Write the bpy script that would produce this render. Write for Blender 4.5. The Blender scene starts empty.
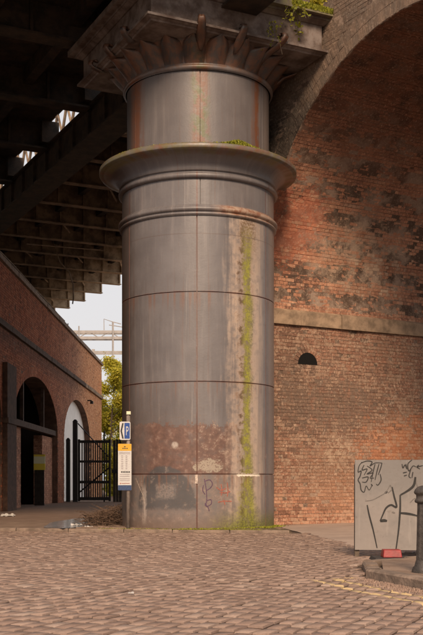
import bpy, bmesh, math, random
from mathutils import Vector, noise as mnoise
R_ = math.radians
SC = bpy.context.scene
COL = SC.collection
random.seed(7)

# ------------------------------------------------------------------ camera, world, sun, exposure
cd = bpy.data.cameras.new('camera'); cam = bpy.data.objects.new('camera', cd); COL.objects.link(cam)
cam.location = (0, 0, 1.0); cam.rotation_euler = (R_(90), 0, 0)
cd.sensor_fit = 'HORIZONTAL'; cd.sensor_width = 36; cd.lens = 36*1030/423
cd.shift_y = (480-317.5)/423
cd.clip_start = .1; cd.clip_end = 2000
SC.camera = cam
SUN_EL, SUN_AZ = R_(33), R_(2)         # azimuth measured from straight behind the camera towards the right
W = bpy.data.worlds.new('World'); SC.world = W; W.use_nodes = True
wn = W.node_tree; wn.nodes.clear()
sky = wn.nodes.new('ShaderNodeTexSky'); sky.sky_type = 'NISHITA'; sky.sun_disc = False
sky.sun_elevation = SUN_EL; sky.sun_rotation = R_(180)-SUN_AZ
sky.dust_density = 4; sky.air_density = 1.2; sky.ozone_density = .8
mixw = wn.nodes.new('ShaderNodeMix'); mixw.data_type = 'RGBA'; mixw.inputs[0].default_value = .85
mixw.inputs[7].default_value = (6.3, 6.0, 6.0, 1)      # the even grey-white cloud cover
bg = wn.nodes.new('ShaderNodeBackground'); bg.inputs[1].default_value = .098
wo = wn.nodes.new('ShaderNodeOutputWorld')
wn.links.new(sky.outputs[0], mixw.inputs[6]); wn.links.new(mixw.outputs[2], bg.inputs[0]); wn.links.new(bg.outputs[0], wo.inputs[0])
sl = bpy.data.lights.new('sun', 'SUN'); sl.energy = 3.2; sl.angle = R_(16); sl.color = (1, .75, .53)
so = bpy.data.objects.new('sun', sl); COL.objects.link(so)
to_sun = Vector((math.sin(SUN_AZ)*math.cos(SUN_EL), -math.cos(SUN_AZ)*math.cos(SUN_EL), math.sin(SUN_EL)))
so.rotation_euler = to_sun.to_track_quat('Z', 'Y').to_euler()
so.location = (0, -20, 30)
vs = SC.view_settings; vs.view_transform = 'Standard'; vs.look = 'None'; vs.exposure = 0.46; vs.gamma = 1
SC.render.engine = 'CYCLES'
SC.cycles.use_denoising = True
SC.cycles.max_bounces = 7; SC.cycles.diffuse_bounces = 5

# ------------------------------------------------------------------ node helper
class V:
    def __init__(s, m, o): s.m, s.o = m, o
    def _b(s, op, a, b=None, c=None, clamp=False):
        n = s.m.nt.nodes.new('ShaderNodeMath'); n.operation = op; n.use_clamp = clamp
        for i, x in enumerate((a, b, c)):
            if x is None: continue
            if isinstance(x, V): s.m.nt.links.new(x.o, n.inputs[i])
            else: n.inputs[i].default_value = x
        return V(s.m, n.outputs[0])
    def __add__(s, b): return s._b('ADD', s, b)
    __radd__ = __add__
    def __sub__(s, b): return s._b('SUBTRACT', s, b)
    def __rsub__(s, b): return s._b('SUBTRACT', b, s)
    def __mul__(s, b): return s._b('MULTIPLY', s, b)
    __rmul__ = __mul__
    def __truediv__(s, b): return s._b('DIVIDE', s, b)
    def abs(s): return s._b('ABSOLUTE', s)
    def min(s, b): return s._b('MINIMUM', s, b)
    def max(s, b): return s._b('MAXIMUM', s, b)
    def sqrt(s): return s._b('SQRT', s)
    def fract(s): return s._b('FRACT', s)
    def atan2(s, b): return s._b('ARCTAN2', s, b)
    def ss(s, lo, hi): return s.m.ss(s, lo, hi)
class Mat:
    def __init__(s, name):
        s.mat = bpy.data.materials.new(name); s.mat.use_nodes = True
        s.nt = s.mat.node_tree; s.nt.nodes.clear()
        g = s.nt.nodes.new('ShaderNodeNewGeometry'); s.P = g.outputs['Position']
        sp = s.nt.nodes.new('ShaderNodeSeparateXYZ'); s.nt.links.new(s.P, sp.inputs[0])
        s.x, s.y, s.z = [V(s, o) for o in sp.outputs]
    def vec(s, a, b, c):
        n = s.nt.nodes.new('ShaderNodeCombineXYZ')
        for i, x in enumerate((a, b, c)):
            if isinstance(x, V): s.nt.links.new(x.o, n.inputs[i])
            else: n.inputs[i].default_value = x
        return n.outputs[0]
    def noise(s, scale, detail=3, rough=.55, vec=None):
        n = s.nt.nodes.new('ShaderNodeTexNoise'); n.inputs['Scale'].default_value = scale
        n.inputs['Detail'].default_value = detail; n.inputs['Roughness'].default_value = rough
        s.nt.links.new(vec if vec is not None else s.P, n.inputs['Vector'])
        return V(s, n.outputs[0])
    def ss(s, x, lo, hi):
        n = s.nt.nodes.new('ShaderNodeMapRange'); n.interpolation_type = 'SMOOTHSTEP'
        inv = lo > hi
        if inv: lo, hi = hi, lo
        s.nt.links.new(x.o, n.inputs[0]); n.inputs[1].default_value = lo; n.inputs[2].default_value = hi
        n.inputs[3].default_value = 1 if inv else 0; n.inputs[4].default_value = 0 if inv else 1
        return V(s, n.outputs[0])
    def attr(s, name):
        n = s.nt.nodes.new('ShaderNodeAttribute'); n.attribute_name = name
        return V(s, n.outputs['Fac'])
    def rnd(s):
        n = s.nt.nodes.new('ShaderNodeObjectInfo'); return V(s, n.outputs['Random'])
    def ramp(s, f, stops):
        n = s.nt.nodes.new('ShaderNodeValToRGB'); s.nt.links.new(f.o, n.inputs[0])
        e = n.color_ramp.elements
        while len(e) < len(stops): e.new(.5)
        for k, (p, c) in enumerate(stops): e[k].position = p; e[k].color = (*c, 1)
        return n.outputs[0]
    def mix(s, f, a, b, mode='MIX'):
        n = s.nt.nodes.new('ShaderNodeMix'); n.data_type = 'RGBA'; n.blend_type = mode
        if isinstance(f, V): s.nt.links.new(f.o, n.inputs[0])
        else: n.inputs[0].default_value = f
        for i, x in ((6, a), (7, b)):
            if isinstance(x, tuple): n.inputs[i].default_value = (*x, 1)
            else: s.nt.links.new(x, n.inputs[i])
        return n.outputs[2]
    def out(s, col, rough=.8, bump=None, bd=.01, metal=0, spec=.5, trans=0, bstr=1):
        b = s.nt.nodes.new('ShaderNodeBsdfPrincipled'); o = s.nt.nodes.new('ShaderNodeOutputMaterial')
        if isinstance(col, tuple): b.inputs['Base Color'].default_value = (*col, 1)
        else: s.nt.links.new(col, b.inputs['Base Color'])
        if isinstance(rough, V): s.nt.links.new(rough.o, b.inputs['Roughness'])
        else: b.inputs['Roughness'].default_value = rough
        b.inputs['Metallic'].default_value = metal; b.inputs['Specular IOR Level'].default_value = spec
        if bump is not None:
            n = s.nt.nodes.new('ShaderNodeBump'); n.inputs['Distance'].default_value = bd; n.inputs['Strength'].default_value = bstr
            s.nt.links.new(bump.o, n.inputs['Height']); s.nt.links.new(n.outputs[0], b.inputs['Normal'])
        sh = b.outputs[0]
        if trans:
            t = s.nt.nodes.new('ShaderNodeBsdfTranslucent'); ms = s.nt.nodes.new('ShaderNodeMixShader'); ms.inputs[0].default_value = trans
            if isinstance(col, tuple): t.inputs[0].default_value = (*col, 1)
            else: s.nt.links.new(col, t.inputs[0])
            s.nt.links.new(sh, ms.inputs[1]); s.nt.links.new(t.outputs[0], ms.inputs[2]); sh = ms.outputs[0]
        s.nt.links.new(sh, o.inputs[0])
        return s.mat
def simple(name, col, rough=.7, var=.25, scale=8, metal=0, bump=.004, spec=.4):
    m = Mat(name); n = m.noise(scale, 5, .6)
    c = m.mix(n.ss(.3, .7), tuple(v*(1-var) for v in col), tuple(v*(1+var) for v in col))
    return m.out(c, rough, m.noise(scale*5, 3), bump, metal, spec)

# ------------------------------------------------------------------ mesh helpers
class MB:
    def __init__(s): s.v, s.f, s.t, s.sm = [], [], [], []
    def face(s, idx, tone=0, smooth=False): s.f.append(idx); s.t.append(tone); s.sm.append(smooth)
    def hexa(s, p, tone=0, skip=()):
        b = len(s.v); s.v += [tuple(q) for q in p]
        for k, q in enumerate(((0,3,2,1),(4,5,6,7),(0,1,5,4),(1,2,6,5),(2,3,7,6),(3,0,4,7))):
            if k not in skip: s.face(tuple(b+i for i in q), tone)
    def box(s, lo, hi, f=None, tone=0, skip=()):
        f = f or (lambda a, b, c: (a, b, c))
        (a,b,c), (d,e,g) = lo, hi
        s.hexa([f(*q) for q in ((a,b,c),(d,b,c),(d,e,c),(a,e,c),(a,b,g),(d,b,g),(d,e,g),(a,e,g))], tone, skip)
    def grid(s, fn, nu, nv, tone=0, smooth=True, closed=False):
        b = len(s.v); cu = nu if closed else nu+1
        for j in range(nv+1):
            for i in range(cu): s.v.append(tuple(fn(i/nu, j/nv)))
        for j in range(nv):
            for i in range(nu):
                i2 = (i+1) % cu
                s.face((b+j*cu+i, b+j*cu+i2, b+(j+1)*cu+i2, b+(j+1)*cu+i), tone, smooth)
    def tube(s, pts, r, n=6, tone=0, cap=True):
        pts = [Vector(p) for p in pts]; rr = r if isinstance(r, (list, tuple)) else [r]*len(pts)
        b = len(s.v); up = Vector((.13, .21, .97))
        for k, p in enumerate(pts):
            d = (pts[min(k+1, len(pts)-1)] - pts[max(k-1, 0)]).normalized()
            a = d.cross(up)
            if a.length < .05: a = d.cross(Vector((1, 0, 0)))
            a.normalize(); c = d.cross(a)
            for i in range(n):
                t = 2*math.pi*i/n; s.v.append(tuple(p + (a*math.cos(t)+c*math.sin(t))*rr[k]))
        for k in range(len(pts)-1):
            for i in range(n):
                j = (i+1) % n
                s.face((b+k*n+i, b+k*n+j, b+(k+1)*n+j, b+(k+1)*n+i), tone, n > 5)
        if cap:
            s.face(tuple(b+i for i in range(n))[::-1], tone); s.face(tuple(b+(len(pts)-1)*n+i for i in range(n)), tone)
    def lathe(s, cx, cy, prof, n=96, tone=0, cap=False):
        m = len(prof)-1
        s.grid(lambda u, w: (cx+prof[round(w*m)][0]*math.sin(2*math.pi*u), cy-prof[round(w*m)][0]*math.cos(2*math.pi*u), prof[round(w*m)][1]), n, m, tone, True, True)
        if cap:
            k = len(s.v)-n; s.face(tuple(k+i for i in range(n)), tone)
    def mesh(s, name, mat, origin=(0, 0, 0)):
        me = bpy.data.meshes.new(name)
        ox, oy, oz = origin
        me.from_pydata([(a-ox, b-oy, c-oz) for a, b, c in s.v], [], s.f)
        at = me.attributes.new('tone', 'FLOAT', 'FACE'); at.data.foreach_set('value', s.t)
        me.polygons.foreach_set('use_smooth', s.sm)
        if mat: me.materials.append(mat)
        me.update(); return me
    def build(s, name, mat, parent=None, origin=(0, 0, 0), **kw):
        """vertices are in world space; origin moves the object's own origin there"""
        o = bpy.data.objects.new(name, s.mesh(name, mat, origin)); COL.objects.link(o)
        return place(o, parent, origin, **kw)
def wloc(o):
    v = Vector(o.location)
    while o.parent: o = o.parent; v += Vector(o.location)
    return v
def place(o, parent, origin, **kw):
    o.parent = parent
    o.location = Vector(origin) - (wloc(parent) if parent else Vector((0, 0, 0)))
    for k, v in kw.items(): o[{'cat': 'category'}.get(k, k)] = v
    return o
def empty(name, loc, **kw):
    o = bpy.data.objects.new(name, None); COL.objects.link(o); o.empty_display_size = .2
    return place(o, None, loc, **kw)
def copyob(o, parent, loc, rot=None):
    c = o.copy(); COL.objects.link(c); c.parent = parent; c.location = loc
    if rot is not None: c.rotation_euler = rot
    return c
rr = random.uniform

# ------------------------------------------------------------------ layout constants (metres)
CX, CY, CR = -.28, 21.4, 1.575                  # the iron column
cgx, cgy = .895, .446
def CG(c, g, z): return (CX+c*cgx-g*cgy, CY+c*cgy+g*cgx, z)     # bridge axes through the column
OX, OY, AR, SPR = 1.05, 22.72, 4.67, 4.82       # brick arch: left springing corner, radius, springing height
def PQ(p, q, z): return (OX+.5*p+.866*q, OY-.866*p+.5*q, z)     # p across the opening, q into the arch
LX = -6.3                                       # face of the long arcade wall

# ------------------------------------------------------------------ materials
def brick_mat(name, stops, kind, mortar=False):
    m = Mat(name); t = m.attr('tone')
    if mortar: t = t+.5
    n1 = m.noise(1.1, 5, .6); n2 = m.noise(.5, 4, .6); n3 = m.noise(9, 4, .7); n4 = m.noise(23, 6, .75); n5 = m.noise(2.6, 5, .65)
    f = t*.46 + n1*.34 + n3*.42 + n4*.70 - .44
    c = m.ramp(f, stops)
    if mortar: c = c0_ = m.mix(m.noise(1.5, 6, .7).ss(.42, .62), (.095, .062, .045), (.30, .22, .17))
    if kind == 'right':
        def spot(px, py, pz, r, rz, lo=.55):
            dx = m.x-px; dy = m.y-py; dz = (m.z-pz)*(r/rz)
            d = (dx*dx+dy*dy+dz*dz).sqrt()/r + (n5-.5)*1.5 + (n3-.5)*.8 + (n4-.5)*1.6 + (t-.5)*.75
            return d.ss(1.0, lo)
        c = m.mix(spot(2.0, 22.3, 6.5, 1.25, 1.0)*.65, c, m.mix(t, (.30, .09, .055), (.58, .20, .11)))      # red brick patch
        c = m.mix(spot(4.3, 21.8, 7.2, .8, .5)*.7, c, (.46, .15, .08))
        c = m.mix(spot(4.6, 24.0, 5.5, .35, .5)*.8, c, (.50, .22, .11))
        c = m.mix(spot(3.0, 23.7, 1.0, 1.1, .8)*.45, c, (.36, .21, .13))
        c = m.mix(spot(2.6, 22.8, 5.5, .85, .4)*.8, c, (.045, .035, .033))      # soot
        c = m.mix(m.z.ss(4.6, 4.3)*m.z.ss(.2, 1.4)*((n3+(t-.5)*.35).ss(.34, .56)*.5+n4.ss(.4, .55)*.3), c, m.mix(n4.ss(.35, .65), (.105, .068, .050), (.22, .155, .115)))
        c = m.mix(spot(4.7, 24.6, 1.9, 1.5, .75)*.65, c, m.mix(t, (.42, .17, .085), (.62, .29, .15)))        # orange bricks by the hoarding
        c = m.mix((n5.ss(.40, .52)*n3.ss(.40, .52))*(n4+(t-.5)*.3).ss(.44, .56)*m.z.ss(5.4, 4.6)*.5, c, (.56, .40, .29))
        c = m.mix(spot(1.7, 23.3, 3.2, .6, 1.6)*.45, c, (.09, .06, .045))
        c = m.mix(spot(2.9, 23.6, 2.75, 2.0, .95)*(n3.ss(.3, .6)*.6+.2), c, (.15, .105, .080))
        c = m.mix(spot(3.9, 22.6, 6.1, 1.9, 1.1)*.45, c, (.58, .42, .30))  # tan lift painted in for light the arch cuts off
        c = m.mix(spot(3.35, 21.9, 6.8, .75, .55)*(n3.ss(.32, .50))*.95, c, (.72, .60, .49))   # lime bloom
        c = m.mix(spot(2.72, 22.9, 5.6, .40, .6)*(n3.ss(.35, .5))*.95, c, (.66, .56, .47))
        c = m.mix(spot(4.3, 23.4, 5.7, 1.2, .8)*(n3.ss(.36, .55))*.85, c, (.58, .42, .30))
        c = m.mix(spot(3.4, 21.7, 8.0, .5, .5)*(n3.ss(.45, .62))*.6, c, (.38, .24, .15))
        c = m.mix(spot(2.9, 23.75, 1.7, .55, .45)*(n3.ss(.45, .6))*.6, c, (.48, .35, .25))
        c = m.mix((m.z+(n1-.5)*1.6+(t-.5)*.5).ss(6.9, 9.2)*.82, c, m.mix(n5.ss(.3, .7), (.055, .025, .016), (.17, .066, .036)))                  # shade of the vault's crown painted in, darker with height
    if kind == 'face':
        c = m.mix(.3, c, (.20, .15, .115))
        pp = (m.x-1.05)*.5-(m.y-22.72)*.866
        c = m.mix((pp+(n1-.5)*.6).ss(3.4, 2.2)*(m.z+(n1-.5)*.6).ss(9.3, 8.5)*.92, c, (.022, .016, .013))  # abacus shadow painted near-black on the pier face and lower ring
        c = m.mix(n5.ss(.35, .65)*.5, c, (.16, .13, .105))
    c = m.mix((n5+(t-.5)*.36+(n4-.5)*.7).ss(.50, .70)*.5, c, m.mix(1, c, (.42, .37, .35), 'MULTIPLY'))
    c = m.mix((n3.ss(.60, .72))*(n2.ss(.42, .6))*.6, c, (.42, .34, .27))
    if kind == 'left':
        c = m.mix(m.y.ss(50, 38)*(n2*.4+.7), c, m.mix(1, c, (.80, .50, .38), 'MULTIPLY'))   # soot plus the bridge's shade, both tinted in
        c = m.mix((m.y+(n1-.5)*4).ss(46, 53)*.75, c, m.mix(t, (.66, .28, .12), (.85, .48, .26)))  # cleaner brick past the bridge, with daylight painted in as bright orange
        c = m.mix(m.z.ss(5.9, 5.4)*m.y.ss(52, 46)*m.z.ss(4.9, 5.4)*.5, c, (.05, .04, .035))
    if mortar:
        c = m.mix(((m.x-1.05)*.866+(m.y-22.72)*.5).ss(0, .06), c0_, c)
    c = m.mix(n4.ss(.54, .64)*.65, c, m.mix(.35, m.mix(1, c, (1.7, 1.7, 1.7), 'MULTIPLY'), (.55, .43, .33))); c = m.mix(n4.ss(.42, .30)*.7, c, m.mix(1, c, (.25, .22, .2), 'MULTIPLY'))
    return m.out(c, .9, n4*.9+n3*.6, .012, 0, .25)
RED = [(0, (.06, .036, .028)), (.22, (.18, .092, .062)), (.42, (.32, .155, .100)), (.60, (.45, .22, .135)), (.8, (.56, .33, .22)), (1, (.66, .50, .38))]
BROWN = [(0, (.05, .035, .026)), (.3, (.12, .078, .055)), (.5, (.18, .115, .080)), (.7, (.25, .165, .115)), (1, (.36, .26, .19))]
M_brR = brick_mat('brick_vault', RED, 'right')
M_brL = brick_mat('brick_arcade', RED, 'left')
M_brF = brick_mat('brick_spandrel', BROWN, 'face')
M_mort = brick_mat('mortar', RED, 'right', True)
M_mortD = simple('sooty_mortar', (.13, .075, .052), .95, .4, 3)
M_stone = simple('sandstone', (.26, .185, .125), .85, .35, 4, bump=.01)
M_kerb = simple('kerb_gritstone', (.20, .145, .11), .85, .35, 5, bump=.01)
M_white = simple('white_paint', (.84, .82, .78), .6, .06, 3)
M_brD = simple('sooty_brick', (.065, .034, .023), .9, .4, 6)
M_dkst = simple('sooty_stone', (.070, .042, .030), .9, .35, 6)
M_wood = simple('dark_timber', (.035, .026, .02), .75, .35, 10)
M_black = simple('black_painted_steel', (.012, .011, .011), .5, .3, 10)
M_void = simple('dark_lining', (.035, .022, .016), .95, .3, 2)  # near-black colour carries the darkness inside the archways
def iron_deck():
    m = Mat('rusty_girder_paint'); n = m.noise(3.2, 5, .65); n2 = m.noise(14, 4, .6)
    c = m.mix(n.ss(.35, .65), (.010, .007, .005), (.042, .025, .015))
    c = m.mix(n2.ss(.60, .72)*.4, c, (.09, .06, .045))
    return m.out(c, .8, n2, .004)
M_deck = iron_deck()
CX, CY, cgx, cgy = -.28, 21.4, .895, .446
def iron_beam():
    m = Mat('crossbeam_paint'); n = m.noise(2.2, 5, .65); n2 = m.noise(14, 4, .6)
    cc = (m.x-CX)*cgx+(m.y-CY)*cgy
    ed = (cc+(n-.5)*2).ss(4.6, 7.2)          # skylight on the outer edge painted in as paler cream
    c = m.mix(ed, m.mix(n.ss(.35, .65), (.09, .060, .038), (.25, .175, .115)), m.mix(n.ss(.35, .65), (.42, .30, .19), (.70, .55, .38)))
    c = m.mix(n2.ss(.58, .7)*.5, c, (.12, .06, .03))
    return m.out(c, .8, n2, .004)
M_beam = iron_beam()
def column_mat():
    m = Mat('column_cast_iron')
    dx = m.x-CX; dy = CY-m.y
    a = dx.atan2(dy); z = m.z; arc = a*1.575
    cyl = m.vec(arc, z, 0.0)
    st = m.vec(arc*9.0, z*.55, 0.0)
    nb = m.noise(1.3, 5, .6, cyl); nf = m.noise(7, 5, .65, cyl); ng = m.noise(26, 4, .7, cyl); ns = m.noise(1, 5, .65, st)
    nm = m.noise(3.1, 4, .6, cyl)
    c = m.mix(nb.ss(.2, .8), (.112, .102, .106), (.160, .147, .150))
    c = m.mix(ns.ss(.50, .75)*.40, c, (.26, .23, .22))
    run = m.noise(1, 4, .6, m.vec(arc*16.0, z*.35, 4.0))
    c = m.mix(run.ss(.60, .70)*.30, c, (.13, .062, .04))
    c = m.mix(run.ss(.38, .30)*.35, c, (.30, .27, .26))
    c = m.mix(ns.ss(.46, .22)*.5, c, (.065, .048, .042))
    c = m.mix(ng.ss(.60, .72)*nf.ss(.5, .65)*.5, c, (.10, .055, .04))
    # brown weathering plus painted shade on the alley side, paler right edge
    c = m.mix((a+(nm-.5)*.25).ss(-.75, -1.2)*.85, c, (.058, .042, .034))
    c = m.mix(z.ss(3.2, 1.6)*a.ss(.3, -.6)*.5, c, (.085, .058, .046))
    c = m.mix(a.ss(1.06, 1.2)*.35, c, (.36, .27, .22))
    # flaked red-brown primer band and the repainted patch near the ground
    top = 2.10 + (ng-.5)*.25 + (nf-.5)*.45 + (nm-.5)*.25
    band = (top-z).ss(0.0, .05)
    side = (a+(nm-.5)*.3).ss(-1.15, -.75)*(a-(nf-.5)*.3).ss(.62, .38)
    c = m.mix(band*side*(nm.ss(.30, .5)*.45+.50), c, m.mix(nf.ss(.3, .7), (.095, .052, .040), (.17, .092, .070)))
    c = m.mix(band*a.ss(-.55, -.75)*.4*side, c, (.13, .12, .12))
    scr = ng.ss(.53, .60)*(nf.ss(.48, .6))*band*a.ss(-.08, .0)*a.ss(.5, .38)*z.ss(1.15, 1.25)
    c = m.mix(scr*.85, c, (.50, .42, .33))
    low = z.ss(1.13+.0, 1.10)
    c = m.mix(low*(a.ss(.62, .4))*.8, c, m.mix(nf.ss(.35, .65), (.15, .135, .13), (.21, .165, .145)))
    ex = (a+.42)/.40; ez = (z-.42)/.86
    pat = ((ex*ex*.9+ez*ez).sqrt()+(nf-.5)*.12).ss(1.02, .96)*(a.ss(-.86, -.80))*(z-.38+(nf-.5)*.3).ss(0, .1)
    c = m.mix(pat*.95, c, m.mix(nb.ss(.3, .7), (.060, .056, .058), (.088, .082, .084)))
    lab = ((a+.40+(nf-.5)*.12).abs().ss(.165, .09))*((z-.78+(nf-.5)*.2).abs().ss(.19, .09))*(ng.ss(.35, .65)*.6+.15)
    c = m.mix(lab*.75, c, (.34, .28, .25))
    dot = (((a+.275)*1.575*(a+.275)*1.575+(z-1.67)*(z-1.67)).sqrt()+(nf-.5)*.06).ss(.085, .04)
    c = m.mix(dot*.6, c, (.52, .47, .42))
    wb = (((a-.145)*(a-.145)*2.2+(z-1.27)*(z-1.27)*4.0).sqrt()+(nf-.5)*.75).ss(.28, .20)*(ng.ss(.35, .5))*z.ss(1.12, 1.16)
    c = m.mix(wb*.7, c, (.38, .33, .26))
    drip = ((a+.72+(nf-.5)*.10).abs().ss(.045, .012))*z.ss(1.0, .8)*z.ss(.05, .2)*ns.ss(.35, .6)
    c = m.mix(drip*.9, c, (.52, .44, .39))
    drip2 = ((a+1.08+(nf-.5)*.16).abs().ss(.09, .02))*z.ss(1.35, 1.0)*z.ss(.2, .4)
    c = m.mix(drip2*.6, c, (.42, .35, .30))
    c = m.mix((z.ss(3.4, 1.5)*.6+.25)*ng.ss(.52, .66)*nf.ss(.42, .6), c, (.13, .085, .065))
    c = m.mix(z.ss(2.6, 1.5)*nf.ss(.55, .68)*.35, c, (.33, .26, .22))
    dirt = (z+(nf-.5)*.35).ss(.38, .05)
    c = m.mix(dirt*.75, c, (.15, .10, .075))
    # lime wash-out, rust and algae under the leaking joint
    lime = ((a-.70+(ns-.5)*.5+(nf-.5)*.2).abs().ss(.38, .10))*z.ss(6.14, 6.05)*(nf.ss(.25, .6)*.55+.35)
    c = m.mix(lime, c, (.45, .35, .28))
    rustt = ((a-.70+(ns-.5)*.4).abs().ss(.22, .05))*z.ss(5.0, 6.05)*z.ss(6.16, 6.1)*(ng.ss(.35, .6))
    c = m.mix(rustt*.85, c, (.13, .075, .035))
    c = m.mix(((a-.66+(nf-.5)*.3).abs().ss(.2, .1))*(nf.ss(.5, .62))*z.ss(1.1, 1.4)*z.ss(6.1, 5)*.55, c, (.18, .11, .07))
    w = (z.ss(1.6, 0)*.11+.07)
    wander = m.noise(.9, 3, .6, m.vec(0.0, z, 3.0)); wid = m.noise(2.2, 4, .6, m.vec(0.0, z, 9.0))*1.9+.05
    alg = (((a-.675+(wander-.5)*.10+(ns-.5)*.16+(nf-.5)*.16+(ng-.5)*.10).abs()/(w*wid)).ss(1.45, .35))*z.ss(6.12, 5.4)*(nf.ss(.2, .55)*.6+.4)
    c = m.mix(alg*.92*(ng.ss(.25, .5)*.35+.65), c, m.mix((ng*.5+nf*.5).ss(.38, .60), (.080, .068, .018), (.28, .28, .032)))
    base = (z+(nf-.5)*.25).ss(.50, .05)*(a+(nf-.5)*.5).ss(.05, .55)
    c = m.mix(((a-.675+(wander-.5)*.1+.085+(nf-.5)*.12).abs().ss(.07, .01))*z.ss(6.1, 5.9)*nf.ss(.4, .6)*.75, c, (.075, .045, .028))
    c = m.mix(base*.9*nf.ss(.25, .5), c, m.mix(ng.ss(.4, .6), (.085, .080, .022), (.20, .20, .035)))
    # rust along the plate joints
    for zz in (1.115, 2.90, 4.63):
        k = (z-zz+(nf-.5)*.03).abs()
        c = m.mix(k.ss(.03, .006)*(z.ss(8, 7))*.6*nm.ss(.3, .6), c, (.15, .055, .035))
        c = m.mix((zz-z).ss(0, .03)*(zz-z).ss(.45, .03)*run.ss(.5, .62)*.6, c, (.17, .085, .055))
    c = m.mix((z-5.75).abs().ss(.012, .004)*.5, c, (.10, .07, .06))
    for aa in (-1.047, 0, 1.047):
        c = m.mix(((a-aa+(nf-.5)*.02).abs().ss(.016, .004))*z.ss(7.0, 6.9)*.55, c, (.14, .048, .03))
    # the white lime tag across the joint
    c = m.mix((z-1.10+(ng-.5)*.1).abs().ss(.035, .015)*a.ss(.5, .53)*a.ss(.92, .87), c, (.75, .68, .58))
    # cornice lip, torus and upper drum
    lip = z.ss(7.19, 7.23)*z.ss(7.42, 7.40)
    c = m.mix(lip*(nf.ss(.25, .65)), c, m.mix(nm.ss(.4, .6), (.15, .075, .045), (.13, .11, .045)))
    c = m.mix(z.ss(6.11, 6.15)*z.ss(6.34, 6.28)*((a-.75+(nm-.5)*.3).abs().ss(.62, .3))*.75, c, m.mix(nf.ss(.4, .6), (.26, .11, .055), (.42, .30, .22)))
    up = z.ss(7.34, 7.38)
    c = m.mix(up*.3, c, (.09, .072, .066))
    for aa, ww in ((-.98, .22), (.04, .18), (.93, .12)):
        c = m.mix(up*((a-aa+(ns-.5)*.25).abs().ss(ww, ww*.2))*((nf+run*.6).ss(.5, .85))*.95, c, m.mix(nm.ss(.46, .56) if 0 < aa < .5 else nm*0.0, (.15, .058, .028), (.080, .085, .020)))
    c = m.mix(z.ss(8.92, 9.0)*(nf.ss(.35, .6))*.7, c, (.14, .075, .045))
    c = m.mix(z.ss(9.0, 9.1)*(nf*.4+.55), c, m.mix(nf.ss(.4, .6), (.036, .028, .025), (.12, .055, .034)))
    c = m.mix(((a+.55).abs().ss(.035, .02)*.0 + (ng.ss(.70, .74))*.5), c, (.10, .055, .045))
    return m.out(c, nf*.22+ng*.1+.26+z.ss(2.4, 1.8)*.22+alg*.3, nf*.35+ng*.30+nb*.4, .005, 0, .5)
M_col = column_mat()
def setts_mat(name, a0, a1, soil):
    m = Mat(name); ta = m.attr('tone'); t = (ta+m.rnd()*.97).fract()
    n = m.noise(26, 6, .75); n2 = m.noise(.9, 6, .7); n3 = m.noise(7, 5, .7)
    c = m.mix(t, a0, a1)
    c = m.mix(t.ss(.86, .95)*.3, c, (.40, .32, .26))
    c = m.mix(n.ss(.4, .75)*.55, c, tuple(v*.55 for v in a0))
    c = m.mix(n2.ss(.42, .68)*.55, c, soil)
    c = m.mix(n3.ss(.54, .68)*.35, c, (.33, .24, .19)); c = m.mix(n.ss(.38, .28)*.6, c, (.05, .034, .026))
    c = m.mix(n3.ss(.42, .30)*n2.ss(.35, .6)*.5, c, (.085, .058, .044))
    c = m.mix(ta.ss(5, 9)*.22+ta.ss(15, 19)*.55, c, (.048, .031, .023))
    for off, ye in ((0.0, 10.35), (.26, 10.2)):      # worn double yellow line painted on the stones
        cx_ = 1.36-off+(9.95-m.y)*.365; wob = (n3-.5)*.05
        k = (m.x-cx_+wob*.6).abs().ss(.046, .030)*(m.y-ye).ss(.12, -.12)
        cy_ = (m.y-ye-.05+wob).abs().ss(.05, .03)*(m.x-cx_-.05).ss(-.12, 0)*(m.x-cx_).ss(.30, .2)*(0 if off else 1)
        c = m.mix(k.max(cy_)*n.ss(.22, .40)*.8, c, (.52, .38, .19))
    return m.out(c, n*.35+.42, n, .006, 0, .45)
M_sett = setts_mat('sett_gritstone', (.255, .170, .130), (.370, .258, .200), (.215, .14, .105))
M_soil = simple('joint_grit', (.085, .055, .040), .95, .5, 14, bump=.012)
def moss_soil():
    m = Mat('apron_grit'); n = m.noise(2.1, 5, .65); n2 = m.noise(22, 4, .7)
    c = m.mix(n.ss(.35, .65), (.18, .120, .085), (.27, .19, .140))
    dx = m.x-CX-.7; dy = m.y-CY+1.2
    d = (dx*dx+dy*dy*1.4).sqrt()
    c = m.mix((d+(n-.5)*2).ss(1.9, .9)*n2.ss(.25, .55)*.8, c, (.105, .095, .03))
    c = m.mix(m.y.ss(21.5, 26)*m.x.ss(0, -1.5)*.5, c, (.15, .090, .062))
    return m.out(c, .85, n2, .02, 0, .35)
M_apron = moss_soil()
M_paleg = simple('smooth_concrete', (.36, .275, .225), .8, .14, 1.2, bump=.006)
M_ground = simple('earth_ground', (.20, .16, .12), .95, .3, .6, bump=.03)
M_leafY = None
def leaf_mat(name, c0, c1, tr=.35):
    m = Mat(name); t = m.attr('tone')
    return m.out(m.mix(t, c0, c1), .6, trans=tr, spec=.3)
M_leafY = leaf_mat('yellow_green_leaves', (.30, .30, .03), (.68, .58, .08), .5)
M_leafG = leaf_mat('green_leaves', (.18, .21, .02), (.48, .46, .06), .5)
M_bark = simple('bark', (.10, .075, .055), .9, .3, 20)
M_twig = simple('dead_twigs', (.11, .068, .045), .9, .4, 30)
M_moss = leaf_mat('moss', (.12, .13, .018), (.38, .38, .04), .1)

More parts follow.
